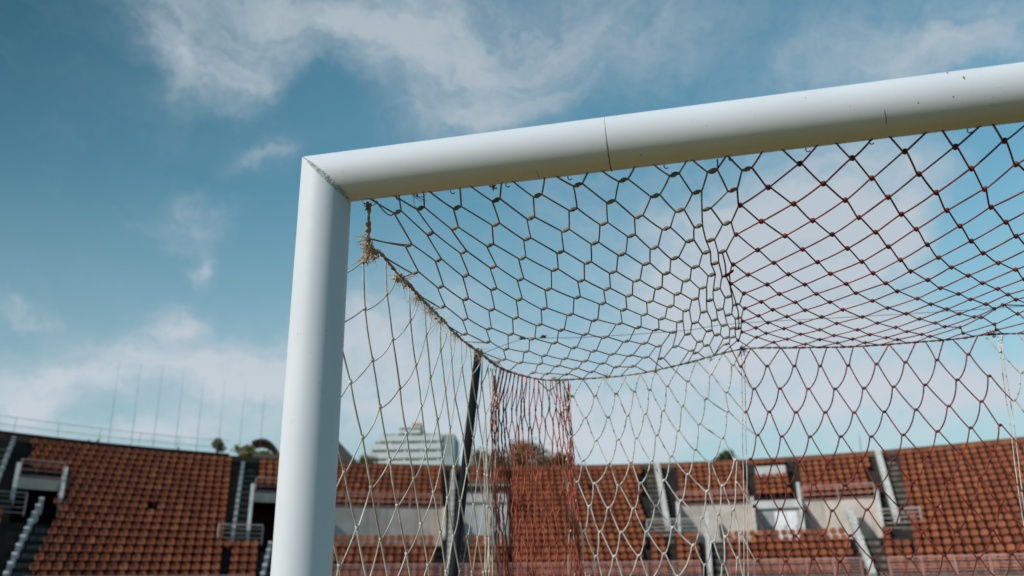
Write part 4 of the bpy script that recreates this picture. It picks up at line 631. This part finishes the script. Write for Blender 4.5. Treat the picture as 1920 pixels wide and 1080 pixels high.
# entrance bays
def bay(t0, t1, ka, kb, ma, tunnel, label=None):
    zf, zt = Z0+DZ*(ka-1)-.004, Z0+DZ*kb
    mb = MB()
    if tunnel:
        curved_wall(mb, t0, t1, kb, zt-.55, zt+.06, .3, -.3); gpart(mb, 'lintel', BEIGE)
        mb = MB(); A = arc(t0, t1)
        n = len(A)
        fr = [S(a, kb, zf) for a in A]; ft = [S(a, kb, zt-.55) for a in A]; br_ = [S(a, kb, zf, 7) for a in A]; bt = [S(a, kb, zt-.55, 7) for a in A]
        mb.add([br_[0], br_[-1], bt[-1], bt[0]], [(0, 1, 2, 3)]); mb.add([fr[0], br_[0], bt[0], ft[0]], [(0, 1, 2, 3)]); mb.add([fr[-1], br_[-1], bt[-1], ft[-1]], [(0, 1, 2, 3)])
        mb.add([ft[0], bt[0], bt[-1], ft[-1]], [(0, 1, 2, 3)]); mb.add([fr[0], br_[0], br_[-1], fr[-1]], [(0, 1, 2, 3)]); gpart(mb, 'tunnel', CONC)
    else:
        curved_wall(mb, t0, t1, kb, zf, zt+.02, .3, -.3); gpart(mb, 'bay_wall', ma, label)
def cheek(t, ka, kb, th, ma, hgt=.35, name='parapet'):
    # slanted parapet running up the side of a bay
    mb = MB(); z0 = Z0+DZ*(ka-1)
    a, b = t-th/2, t+th/2
    za, zb = Z0+DZ*ka+hgt, Z0+DZ*kb+hgt
    mb.hexa([S(a, ka, z0), S(b, ka, z0), S(b, kb, z0), S(a, kb, z0)], [S(a, ka, za), S(b, ka, za), S(b, kb, zb), S(a, kb, zb)])
    gpart(mb, name, ma)
bay(-42.9, -40.4, 6, 11, BEIGE, True); bay(-29.2, -26.2, 3, 11, BEIGE, True)
bay(-25., -16.4, 4, 9, BEIGE, False); bay(-.1, 4.6, 4, 9, BEIGE, False); bay(7.9, 12.4, 4, 9, BEIGE, False)
for t, ka, kb, ma in ((-42.95, 8.5, 12.2, KERB), (-40.4, 7.5, 12.2, KERB), (-29.2, 4., 11.6, KERB), (12.45, 4.2, 9.6, KERB), (4.72, 4, 9.3, BEIGE), (7.75, 4, 11.5, KERB)):
    cheek(t, ka, kb, .22, ma, .45)
cheek(-26.1, 4, 11, .3, BEIGE, .1); cheek(-16.3, 4, 9, .25, BEIGE, .2); cheek(-25.05, 4, 9, .2, BEIGE, .1); cheek(-.2, 4, 9, .2, WHITEW, .4)
# white boxes: one by the red strip of the net, one with double doors
mb = MB(); curved_wall(mb, -14.9, -11.85, 9, Z0+DZ*3, 7.35, 3.0, -1.2); gpart(mb, 'press_box', WHITEW, 'white box between the aisle and the large middle block')
mb = MB(); curved_wall(mb, -14.95, -11.8, 9, 6.7, 6.85, 3.1, -1.3); curved_wall(mb, -14.95, -11.8, 9, 7.9, 8.0, .1, -1.25); gpart(mb, 'press_box_band', BEIGE)
mb = MB(); curved_wall(mb, 4.9, 7.6, 9, Z0+DZ*3, Z0+DZ*8.2, .3, -.3); gpart(mb, 'bay_wall', WHITEW, 'white wall around the double doors')
mb = MB(); curved_wall(mb, 4.85, 7.7, 9, Z0+DZ*8.2, Z0+DZ*9.4, .5, -.55); gpart(mb, 'lintel', WHITEW)
mb = MB(); curved_wall(mb, 5.15, 7.1, 14, Z0+DZ*13.6, Z0+DZ*15.9, .4, 0); gpart(mb, 'parapet', WHITEW, 'white parapet above the double doors')
def door(t0, t1, ma, label):
    mb = MB(); curved_wall(mb, t0, t1, 9, Z0+DZ*3, Z0+DZ*7.7, .05, -.36); o = gpart(mb, 'door', ma, label)
    mb = MB(); tm = t1-.12; p = S(tm, 9, Z0+DZ*3+1.05, -.41); mb.box((p.x, p.y-40, p.z), .05, .06, .25); mb.build('handle', GREYRAIL, o)
door(5.25, 5.95, GREYDOOR, 'open grey doorway'); door(6.05, 6.75, DOORM, 'white door leaf'); door(6.8, 7.45, DOORM, 'white door leaf')
# aisles: stairs and white kerbs
def stair(pts, w, off=0.):
    # pts: (theta, row) from top to bottom
    mb = MB(); (ta, ka), (tb, kb) = pts
    k = int(math.ceil(kb))
    while k < ka:
        t = tb+(ta-tb)*(k-kb)/(ka-kb)+off; z = Z0+DZ*k
        mb.hexa([S(t-w/2, k, z-DZ+.003), S(t+w/2, k, z-DZ+.003), S(t+w/2, k, z-DZ+.003, -.34), S(t-w/2, k, z-DZ+.003, -.34)], [S(t-w/2, k, z-DZ/2), S(t+w/2, k, z-DZ/2), S(t+w/2, k, z-DZ/2, -.34), S(t-w/2, k, z-DZ/2, -.34)])
        k += 1
    gpart(mb, 'aisle_stair', STAIR)
def kerb(pts, w, h, stepped, ma=KERB, label=None):
    mb = MB(); (ta, ka), (tb, kb) = pts
    if stepped:
        n = int(round(abs(ka-kb)))
        for i in range(n):
            k0 = kb+(ka-kb)*i/n; k1 = kb+(ka-kb)*(i+1)/n; t = tb+(ta-tb)*(i+.5)/n; zt = Z0+DZ*k1+h; z0 = Z0+DZ*k0-.4
            mb.hexa([S(t-w/2, k0, z0), S(t+w/2, k0, z0), S(t+w/2, k1-.02, z0), S(t-w/2, k1-.02, z0)], [S(t-w/2, k0, zt-.12), S(t+w/2, k0, zt-.12), S(t+w/2, k1-.02, zt), S(t-w/2, k1-.02, zt)])
    else:
        za, zb = Z0+DZ*ka, Z0+DZ*kb
        mb.hexa([S(tb-w/2, kb, zb-.5), S(tb+w/2, kb, zb-.5), S(ta+w/2, ka, za-.5), S(ta-w/2, ka, za-.5)], [S(tb-w/2, kb, zb+h), S(tb+w/2, kb, zb+h), S(ta+w/2, ka, za+h), S(ta-w/2, ka, za+h)])
    gpart(mb, 'aisle_kerb', ma, label)
AIS = [(((-43.45, 17.2), (-44.0, 8)), True, .22, .18), (((-41.35, 8.2), (-42.6, -1.6)), True, .27, .14), (((-29.95, 16.4), (-30.15, 3.2)), True, .22, .2), (((-27.7, 3.2), (-28.1, -1.8)), True, .27, .14),
       (((-1.4, 17.3), (-.95, 5.2)), False, .36, .35), (((1.65, 7.2), (1.55, -2.)), False, .3, .35), (((12.9, 17.4), (13.35, 5.2)), False, .36, .35), (((10.6, 7.2), (11.5, -2.3)), False, .36, .35), (((-15.7, 16.5), (-15.9, -1)), True, .3, .2)]
for pts, stp, w, h in AIS: kerb(pts, w, h, stp)
stair(((-43.0, 17), (-43.2, 12)), 1.1, -1.); stair(((-41.0, 6), (-42.0, -1)), 1.1, .2); stair(((-29.6, 17), (-29.8, 3)), .95, .1); stair(((-27.2, 3), (-27.5, -1)), .9)
stair(((-1.2, 17), (-.9, 4)), 1.3, -.35); stair(((2.1, 4), (2.1, -1)), 1.0); stair(((13.4, 17), (13.8, 5)), .8, .1); stair(((11.2, 4), (11.9, -1)), 1.1, .25); stair(((-15.5, 16), (-15.6, -1)), 1.0)

# ------------------------------------------------------------------ railings
def railing(label, t0, t1, k, z0, hgt, nb, ma, post=2.0, dr=0., thick=.06, group=None, infill=None):
    tm = (t0+t1)/2; base = S(tm, k, z0, dr); g = empty('guard_rail', base); tag(g, label, 'railing', group)
    inv = lambda p: p-base
    A = arc(t0, t1, 1.2)
    mb = MB(); mb.tube([inv(S(t, k, z0+hgt, dr)) for t in A], thick/2, 6); mb.build('handrail', ma, g)
    mb = MB()
    for i in range(nb):
        z = z0+hgt*(.12+.70*i/max(1, nb-1)); mb.tube([inv(S(t, k, z, dr)) for t in A], thick*.32, 5)
    mb.build('bar', ma, g)
    L = abs(R(t1-t0))*(D(tm)+DR*k); n = max(1, int(round(L/post)))
    for i in range(n+1):
        t = t0+(t1-t0)*i/n; mb = MB(); p = inv(S(t, k, z0, dr)); mb.tube([p, p+Vector((0, 0, hgt))], thick*.45, 6); mb.build('post', ma, g)
    return g
FZ = 1.42; FR = 'pink and white rails along the front of the stand'
for t0, t1, lab in ((-60, -43.6, 'pinkish front rail left of the far left stepped aisle'), (-41.5, -28.9, 'pinkish front rail under the large left seat block'), (-26.9, .95, 'long pinkish front rail behind the bottom of the white netting'), (2.75, 10.9, 'pinkish front rail below the white double doors'), (12.5, 38, 'pinkish front rail under the large right seat block')):
    railing(lab, t0, t1, -2, FZ, .98 if t1 > -25 else .46, 5 if t1 > -25 else 2, RAILP, 1.6, -1.45, .085, FR)
railing('pinkish white rail above the dark tunnel at far left', -42.8, -40.5, 11, Z0+DZ*11+.06, 1.0, 3, RAILP, 2.0, -.12, .09)
railing('pinkish rail above the dark tunnel beside the goal post', -29.0, -26.3, 11, Z0+DZ*11+.06, 1.0, 3, RAILP, 2.0, -.12, .09)
railing('long pinkish rail along the top of the wide beige wall', -25.1, -16.5, 9, Z0+DZ*9+.02, 1.0, 3, RAILP, 2.2, -.12, .09)
railing('pinkish rail on the beige wall right of the white beam', -.2, 4.5, 9, Z0+DZ*9+.02, 1.0, 3, RAILP, 2.2, -.12, .09)
railing('pinkish rail on the beige wall right of the double doors', 7.95, 12.35, 9, Z0+DZ*9+.02, 1.0, 3, RAILP, 2.2, -.12, .10)
railing('short grey rail on the landing at the left edge', -45.5, -42.2, 6.3, Z0+DZ*6, 1.15, 4, GREYRAIL, 2.6, 0, .08)
railing('short grey rail on the landing left of the goal post', -31.05, -28.3, 3.2, Z0+DZ*3, 1.15, 4, RAILW, 2.6, 0, .085)
railing('white barred rail on the landing under the left white beam', -2.35, 1.1, 4.5, Z0+DZ*4, 1.15, 4, RAILW, 2.4, 0, .09)
railing('white barred rail on the landing under the right white beam', 12.55, 14.75, 4.7, Z0+DZ*4, 1.3, 4, RAILW, 2.2, 0, .08)
railing('thin pale rail on top of the white press box', -14.9, -11.85, 9, 7.35, .9, 3, RAILP, 2.0, -1.1, .07)

# ------------------------------------------------------------------ seats
def seat_geo():
    prof = [(-.24, .325), (-.245, .40), (-.20, .42), (-.05, .395), (.10, .395), (.155, .44), (.185, .54), (.205, .655), (.212, .705)]
    wid = [.19, .2, .205, .205, .2, .205, .206, .188, .13]
    NX = 6; g = []
    for (y, z), w in zip(prof, wid):
        row = []
        for i in range(NX+1):
            u = i/NX*2-1; lift = abs(u)**4*.035
            yy, zz = y, z
            if y < .12: zz += lift*(1 if y > -.22 else .2)
            else: yy -= lift*1.1; zz -= (u*u)*(.02 if z > .6 else 0)
            row.append(Vector((u*w, yy, zz)))
        g.append(row)
    n = len(g); vs = [p for r in g for p in r]; fs = []
    idx = lambda i, j: i*(NX+1)+j
    for i in range(n-1):
        for j in range(NX): fs.append((idx(i, j), idx(i, j+1), idx(i+1, j+1), idx(i+1, j)))
    # thickness
    N = len(vs); off = []
    for i in range(n):
        for j in range(NX+1):
            a = g[min(i+1, n-1)][j]-g[max(i-1, 0)][j]; nn = Vector((0, a.z, -a.y)); nn = nn.normalized() if nn.length > 1e-6 else Vector((0, 0, -1)); off.append(g[i][j]+nn*.018)
    vs += off
    fs += [tuple(q+N for q in f[::-1]) for f in fs[:]]
    rim = [idx(0, j) for j in range(NX+1)]+[idx(i, NX) for i in range(1, n)]+[idx(n-1, j) for j in range(NX-1, -1, -1)]+[idx(i, 0) for i in range(n-2, 0, -1)]
    for a, b in zip(rim, rim[1:]+rim[:1]): fs.append((b, a, a+N, b+N))
    mb = MB(); mb.add(vs, fs); mb.box((0, .02, .18), .07, .16, .36)
    return mb
SG = seat_geo(); seat_mesh = None
def line(a, b): return lambda k: a+(b-a)*k/16
# block name, left edge(row), right edge(row), first row, last row, aligned to, words for the label
BLK = [('far left', lambda k: -47.5, lambda k: -43.3+.02*k, -2, 5, 'R', 'left edge block beside the stepped kerb'),
 ('upper far left', lambda k: -47.5, lambda k: -44.6, 6, 16, 'R', ''),
 ('left', lambda k: -41.25+.08*k if k < 12 else -42.6, lambda k: -30.65, 4, 16, 'R', ''),
 ('left', lambda k: -41.25+.08*k, lambda k: -30.65, -2, 3, 'R', ''),
 ('under landing', lambda k: (-30.6 if k > 1 else -30.3), lambda k: -28.45, -2, 2, 'R', ''),
 ('above post tunnel', lambda k: -28.9, lambda k: -26.3, 12, 16, 'L', ''),
 ('behind post', lambda k: -26.9, lambda k: -16.9, -2, 3, 'R', ''),
 ('behind post upper', lambda k: -25., lambda k: -16.5, 9, 16, 'R', ''),
 ('under box', lambda k: -14.9, lambda k: -11.9, -2, 3, 'R', ''),
 ('over box', lambda k: -14.9, lambda k: -11.9, 14, 16, 'R', ''),
 ('middle', lambda k: -11.6, lambda k: -2.45, -2, 16, 'L', ''),
 ('middle low', lambda k: -2.2, lambda k: -1.05, -2, 3, 'L', ''), ('middle low', lambda k: -.5, lambda k: 1.15, -2, 3, 'L', ''),
 ('over beam bay', lambda k: -.05, lambda k: 4.6, 9, 16, 'L', ''),
 ('low right', lambda k: 2.75, lambda k: 10.5-.06*k, -2, 3, 'L', ''),
 ('over doors', lambda k: 5.0, lambda k: 7.5, 10, 13, 'L', ''), ('over doors', lambda k: 5.0, lambda k: 7.5, 16, 16, 'L', ''),
 ('over right bay', lambda k: 7.95, lambda k: 12.35, 9, 16, 'L', ''),
 ('right low', lambda k: 12.35, lambda k: 13.25, 2, 3, 'L', ''), ('right low', lambda k: 12.35, lambda k: 14.2, -2, 1, 'L', ''),
 ('right', lambda k: 14.05, lambda k: 27., -2, 16, 'L', '')]
def project(p):
    d = p-EYE; z = d.dot(Fw); return 960+1493*d.dot(R2)/z, 540-1493*d.dot(U2)/z, z
ALL = []
for name, fl, fr, k0, k1, al, _ in BLK:
    for k in range(k0, k1+1):
        a, b = fl(k), fr(k); tm = (a+b)/2; r = D(tm)+DR*k+.30; pitch = math.degrees(.5/r); n = int((b-a)/pitch+.15)
        for i in range(n):
            if rnd.random() < .001: continue
            t = (b-pitch*(i+.5)) if al == 'R' else (a+pitch*(i+.5))
            p = S(t, k, dr=.30); x, y, z = project(p+Vector((0, 0, .55)))
            vis = 4 < x < 1916 and 4 < y < 1072 and not (512 < x < 632)
            ALL.append((z if vis else 1e6+z, name, k, i, n, t, p))
ALL.sort(key=lambda q: q[0])
ORD = ['bottom', 'second', 'third', 'fourth', 'fifth', 'sixth', 'seventh', 'eighth', 'ninth', 'tenth', 'eleventh', 'twelfth', 'thirteenth', 'fourteenth', 'fifteenth', 'sixteenth', 'seventeenth', 'eighteenth', 'nineteenth']
NUM = ['first', 'second', 'third', 'fourth', 'fifth', 'sixth', 'seventh', 'eighth', 'ninth', 'tenth', 'eleventh', 'twelfth', 'thirteenth', 'fourteenth', 'fifteenth', 'sixteenth', 'seventeenth', 'eighteenth', 'nineteenth', 'twentieth', 'twenty-first', 'twenty-second', 'twenty-third', 'twenty-fourth', 'twenty-fifth', 'twenty-sixth', 'twenty-seventh', 'twenty-eighth', 'twenty-ninth', 'thirtieth', 'thirty-first', 'thirty-second', 'thirty-third']
BN = {'far left': 'left edge block', 'upper far left': 'top left corner block', 'left': 'large left block', 'under landing': 'block under left landing', 'middle': 'middle block', 'right': 'large right block', 'behind post': 'low block beside post', 'low right': 'block under the doors', 'right low': 'block under right landing', 'middle low': 'block under left beam', 'under box': 'block under white box'}
first = None
for q in ALL[:300]:
    z, name, k, i, n, t, p = q
    if first is None:
        first = SG.build('stadium_seat', SEAT, None, True); o = first
    else:
        o = first.copy(); COL.objects.link(o)
    o.location = p; o.rotation_euler = (0, 0, -R(t)+rnd.uniform(-.03, .03))
    side_ = 'right' if name in ('far left', 'upper far left', 'left', 'under landing', 'behind post', 'under box') else 'left'
    o['label'] = f"orange seat, {ORD[k+2]} row up, {NUM[i]} from {side_} end, {BN.get(name, name+' block')}"
    o['category'] = 'seat'; o['group'] = 'orange plastic seats of the grandstand'
fixn(first)
mb = MB(); tint = []
nv = len(SG.v)
for q in ALL[300:]:
    z, name, k, i, n, t, p = q; a = -R(t)+rnd.uniform(-.03, .03); ca, sa = math.cos(a), math.sin(a)
    mb.add([(p.x+x*ca-y*sa, p.y+x*sa+y*ca, p.z+zz) for x, y, zz in SG.v], SG.f); tint += [rnd.random()]*nv
o = mb.build('seat_rows', SEATF, None, True); at = o.data.attributes.new('tint', 'FLOAT', 'POINT'); at.data.foreach_set('value', tint); fixn(o)
tag(o, 'rows of orange plastic seats farther up and along the stand', 'seats', None, 'stuff')

# ------------------------------------------------------------------ on and behind the rim
RZ = Z0+DZ*NR+.48
rf = empty('rim_fence', S(-46, NR+1, RZ)); tag(rf, 'thin see-through fence rails standing along the rim above the left seat block', 'fence'); b0 = Vector(rf.location)
for h, t1 in ((1.05, -30.9), (.55, -31.5)):
    mb = MB(); mb.tube([S(t, NR+1, RZ+h, .1)-b0 for t in arc(-60, t1, 1.)], .016, 5); mb.build('rail', FENCEM, rf)
for t in [-60+2.35*i for i in range(13)]:
    mb = MB(); p = S(t, NR+1, RZ, .1)-b0; mb.tube([p, p+Vector((0, 0, 1.08))], .016, 5); mb.build('post', FENCEM, rf)
mast0 = None
for i, (t, dx, h) in enumerate(((-38.28, -.37, 6.2), (-36.95, -.48, 6.2), (-35.65, -.25, 6.2), (-34.3, -.28, 6.1), (-33.0, -.2, 6.0), (-31.65, -.12, 5.9), (-30.3, -.05, 5.8), (-28.98, .0, 5.3))):
    p = S(t, NR+1, RZ-.2, .45); mb = MB(); q = Vector((dx*.4, 0, h)); mb.tube([(0, 0, 0), q*.5, q], [.017, .014, .009], 6); o = mb.build('thin_mast', POLE, None, True); o.location = p
    tag(o, f'thin grey mast above the left stand, {NUM[i]} from the left' if i < 7 else 'faint thin grey mast nearest the goal post', 'mast', 'thin masts along the rim of the left stand')
mb = MB(); mb.tube([(0, 0, 0), (.1, 0, 1.3)], .02, 5); o = mb.build('antenna', BLACK); o.location = S(11.9, NR+1, RZ, .3); tag(o, 'thin short dark antenna on the rim left of the right beam', 'antenna')
# trees and plants
def P_at(az, dist, z=0.): a = R(az); return Vector((OX+dist*math.sin(a), OY+dist*math.cos(a), z))
def tree(name, label, cat, loc, height, crown_r, crown_h, ma, nleaf, ls, lean=0., nclump=14, trunk_r=.18, group=None):
    g = empty(name, loc); tag(g, label, cat, group)
    mb = MB(); tp = Vector((lean, 0, height-crown_h*.6)); mb.tube([(0, 0, 0), tp*.5+Vector((.1, 0, 0)), tp], [trunk_r, trunk_r*.75, trunk_r*.45], 7)
    cl = []
    for i in range(nclump):
        a = rnd.uniform(0, 6.28); u = rnd.uniform(.2, 1)**.6; h = rnd.uniform(-.5, .5)
        c = Vector((lean+crown_r*u*math.cos(a)*(1-.5*abs(h)), crown_r*u*math.sin(a)*(1-.5*abs(h)), height-crown_h*.5+crown_h*h)); cl.append(c)
        mb.tube([tp*.85, tp*.6+c*.4+Vector((0, 0, -.1)), c], [trunk_r*.4, trunk_r*.25, trunk_r*.06], 5)
    mb.build('trunk', BARK, g, True)
    mb = MB()
    for i in range(nleaf):
        c = rnd.choice(cl); d = Vector((rnd.gauss(0, 1), rnd.gauss(0, 1), rnd.gauss(0, .8))); p = c+d*crown_r*.24
        a = Vector((rnd.gauss(0, 1), rnd.gauss(0, 1), rnd.gauss(0, 1))).normalized(); b = a.orthogonal().normalized(); s = ls*rnd.uniform(.6, 1.4)
        mb.add([p-a*s, p+b*s*.5, p+a*s, p-b*s*.5], [(0, 1, 2, 3)])
    mb.build('crown', ma, g)
for lab, az, dist, top_el, cr, ch, ma in (
    ('russet leafed tree behind the red strip of netting', -10.3, 84, 8.75, 2.5, 2.8, LEAFO), ('lower green tree just right of the russet tree behind the rim', -8.1, 84, 8.0, 1.3, 2.4, LEAF),
    ('small dark green tree showing over the rim behind the middle lacing', 2.95, 86, 7.85, 1.2, 2.0, LEAF), ('olive tree top left of the russet tree, beside the black pole', -13.2, 86, 8.35, 2.0, 3., LEAFO)):
    h = 1.6+dist*math.tan(R(top_el)); tree('tree', lab, 'tree', P_at(az, dist), h, cr, ch, ma, 3600, .15)
tree('palm', 'small palm-like tree with one tuft above the end of the left rim', 'tree', P_at(-31.65, 70), 1.6+70*math.tan(R(8.95)), .5, .8, LEAFY, 600, .13, 0, 8, .08)
tree('shrub', 'low yellow-green shrub behind the rim, right of the tufted tree', 'shrub', P_at(-29.9, 70), 1.6+70*math.tan(R(8.4)), .8, .7, LEAFY, 800, .12, 0, 9, .06)
tree('shrub', 'yellow-green shrub under the dark arched roof beside the post', 'shrub', P_at(-28.55, 69), 1.6+69*math.tan(R(8.2)), .8, 1.1, LEAFY, 800, .12, 0, 9, .06)
tree('shrub', 'yellow bush peeping over the rim left of the black pole', 'shrub', P_at(-21.6, 76), 1.6+76*math.tan(R(7.95)), .9, .9, LEAFO, 600, .12, 0, 8, .06)
def weed(t, label, h):
    g = empty('weed', S(t, NR+1, RZ+.1, .1)); tag(g, label, 'plant'); mb = MB()
    for i in range(14):
        a = rnd.uniform(0, 6.28); d = Vector((math.cos(a)*.35, math.sin(a)*.35, rnd.uniform(.3, 1)))*h; w = Vector((-math.sin(a), math.cos(a), 0))*.03
        mb.add([Vector((0, 0, 0))-w*.4, d*.5+w, d, d*.5-w], [(0, 1, 2, 3)])
    mb.build('blade', LEAF, g)
weed(-38.9, 'small dark weed growing on the rim left of the first mast', .38); weed(-39.4, 'tiny dark weed on the rim, left of the taller weed', .2); weed(-34.1, 'tiny pale weed on the rim below the middle masts', .3)
# pale office block with stepped floors
bo = empty('office_block', P_at(-18.6, 140)); tag(bo, 'pale office block with stepped balcony floors behind the left netting', 'building')
bo.rotation_euler = (0, 0, R(18.6-8)); 
def loc_part(mb, name, ma, parent): return mb.build(name, ma, parent)
zt = 1.6+140*math.tan(R(10.1))
fl = [(-7.6, 5.2), (-7.6, 5.2), (-7.4, 5.2), (-7.0, 5.2), (-5.6, 5.2), (-2.2, 1.5)]
z = zt-1.0
hs = [1.5, 1.45, 1.45, 1.45, 1.3, .9]; tops = zt-.4
zz = tops-sum(hs)
mb = MB(); mb.box((-1.2, 3, zz/2), 12.8, 9, zz); mb.build('wall', BWHITE, bo)
for (x0, x1), h in zip(fl, hs):
    mb = MB(); mb.box(((x0+x1)/2, 3, zz+h*.34), x1-x0, 9, h*.68); mb.build('balcony_wall', BWHITE, bo)
    mb = MB(); mb.box(((x0+x1)/2, 3.2, zz+h*.84), x1-x0-.6, 8.6, h*.32); w = mb.build('window_band', GLASS, bo)
    mb = MB()
    for q in range(5): mb.box((x0+.6+(x1-x0-1.2)*q/4, -1.22, zz+h*.84), .35, .2, h*.32-.01)
    mb.build('pier', BWHITE, w); zz += h
mb = MB(); mb.box((-.3, 3, zz+.08), 3.9, 9.1, .16); mb.build('roof', BWHITE, bo)
mb = MB(); mb.box((.4, 3, zz+.8), 1.6, 3, 1.2); mb.build('roof_tank', PEACH, bo)
mb = MB(); mb.box((6.3, 3.6, (zz-1.1)/2), 2.2, 9.6, zz-1.1); mb.build('stair_tower', BTEAL, bo)
# gabled house and the low roofs right of the left stand
h1 = empty('gabled_house', P_at(-24.1, 95)); tag(h1, 'house with a dark sloping roof just right of the goal post', 'house'); h1.rotation_euler = (0, 0, R(24))
ht = 1.6+95*math.tan(R(9.35))
mb = MB(); mb.box((0, 4, (ht-3.2)/2), 5.5, 8, ht-3.2); mb.build('wall', PEACH, h1)
mb = MB(); mb.hexa([(-3.2, -.4, ht-3.2), (3.2, -.4, ht-3.2), (3.2, 8.4, ht-3.2), (-3.2, 8.4, ht-3.2)], [(-.05, -.4, ht), (.05, -.4, ht), (.05, 8.4, ht), (-.05, 8.4, ht)]); fixn(mb.build('roof', ROOFG, h1))
h2 = empty('low_house', P_at(-27.6, 86)); tag(h2, 'low peach house with clay roof beside the goal post', 'house'); h2.rotation_euler = (0, 0, R(27))
ht = 1.6+86*math.tan(R(8.55))
mb = MB(); mb.box((0, 4, (ht-1.0)/2), 7, 8, ht-1.0); mb.build('wall', PEACH, h2)
mb = MB(); mb.hexa([(-4, -.5, ht-1.0), (4, -.5, ht-1.0), (4, 8.5, ht-1.0), (-4, 8.5, ht-1.0)], [(-3, 3.8, ht), (3, 3.8, ht), (3, 4.2, ht), (-3, 4.2, ht)]); fixn(mb.build('roof', ROOFT, h2))
h3 = empty('arched_shelter', P_at(-28.75, 80)); tag(h3, 'shelter with a dark curved roof left of the goal post', 'shelter'); h3.rotation_euler = (0, 0, R(28))
ht = 1.6+80*math.tan(R(9.1)); mb = MB(); n = 12
arcp = [(-1.1+2.6*i/n, ht-1.25*(max(0, (i/n-.38)/.62))**2*1.0-.28*(max(0, (.38-i/n)/.38))**2) for i in range(n+1)]
for (xa, za), (xb, zb) in zip(arcp, arcp[1:]): mb.hexa([(xa, 0, za-.16), (xb, 0, zb-.16), (xb, 5, zb-.16), (xa, 5, za-.16)], [(xa, 0, za), (xb, 0, zb), (xb, 5, zb), (xa, 5, za)])
fixn(mb.build('roof', ROOFG, h3))
for x in (-.8, 1.35):
    for y in (.3, 4.7):
        mb = MB(); mb.tube([(x, y, 0), (x, y, ht-.5 if x < 0 else ht-1.2)], .08, 8); mb.build('post', ROOFG, h3)
mb = MB(); mb.box((.4, 4.9, (ht-1.3)/2), 2.2, .15, ht-1.3); mb.build('back_wall', PEACH, h3)
# the rim right of the left stand: a pale band where the wall is lower
mb = MB(); curved_wall(mb, -29.4, -26.2, NR+1, RZ, RZ+.3, .3, .02); o = fixn(mb.build('low_wall', PEACH)); tag(o, 'low peach wall along the rim left of the goal post', 'wall')
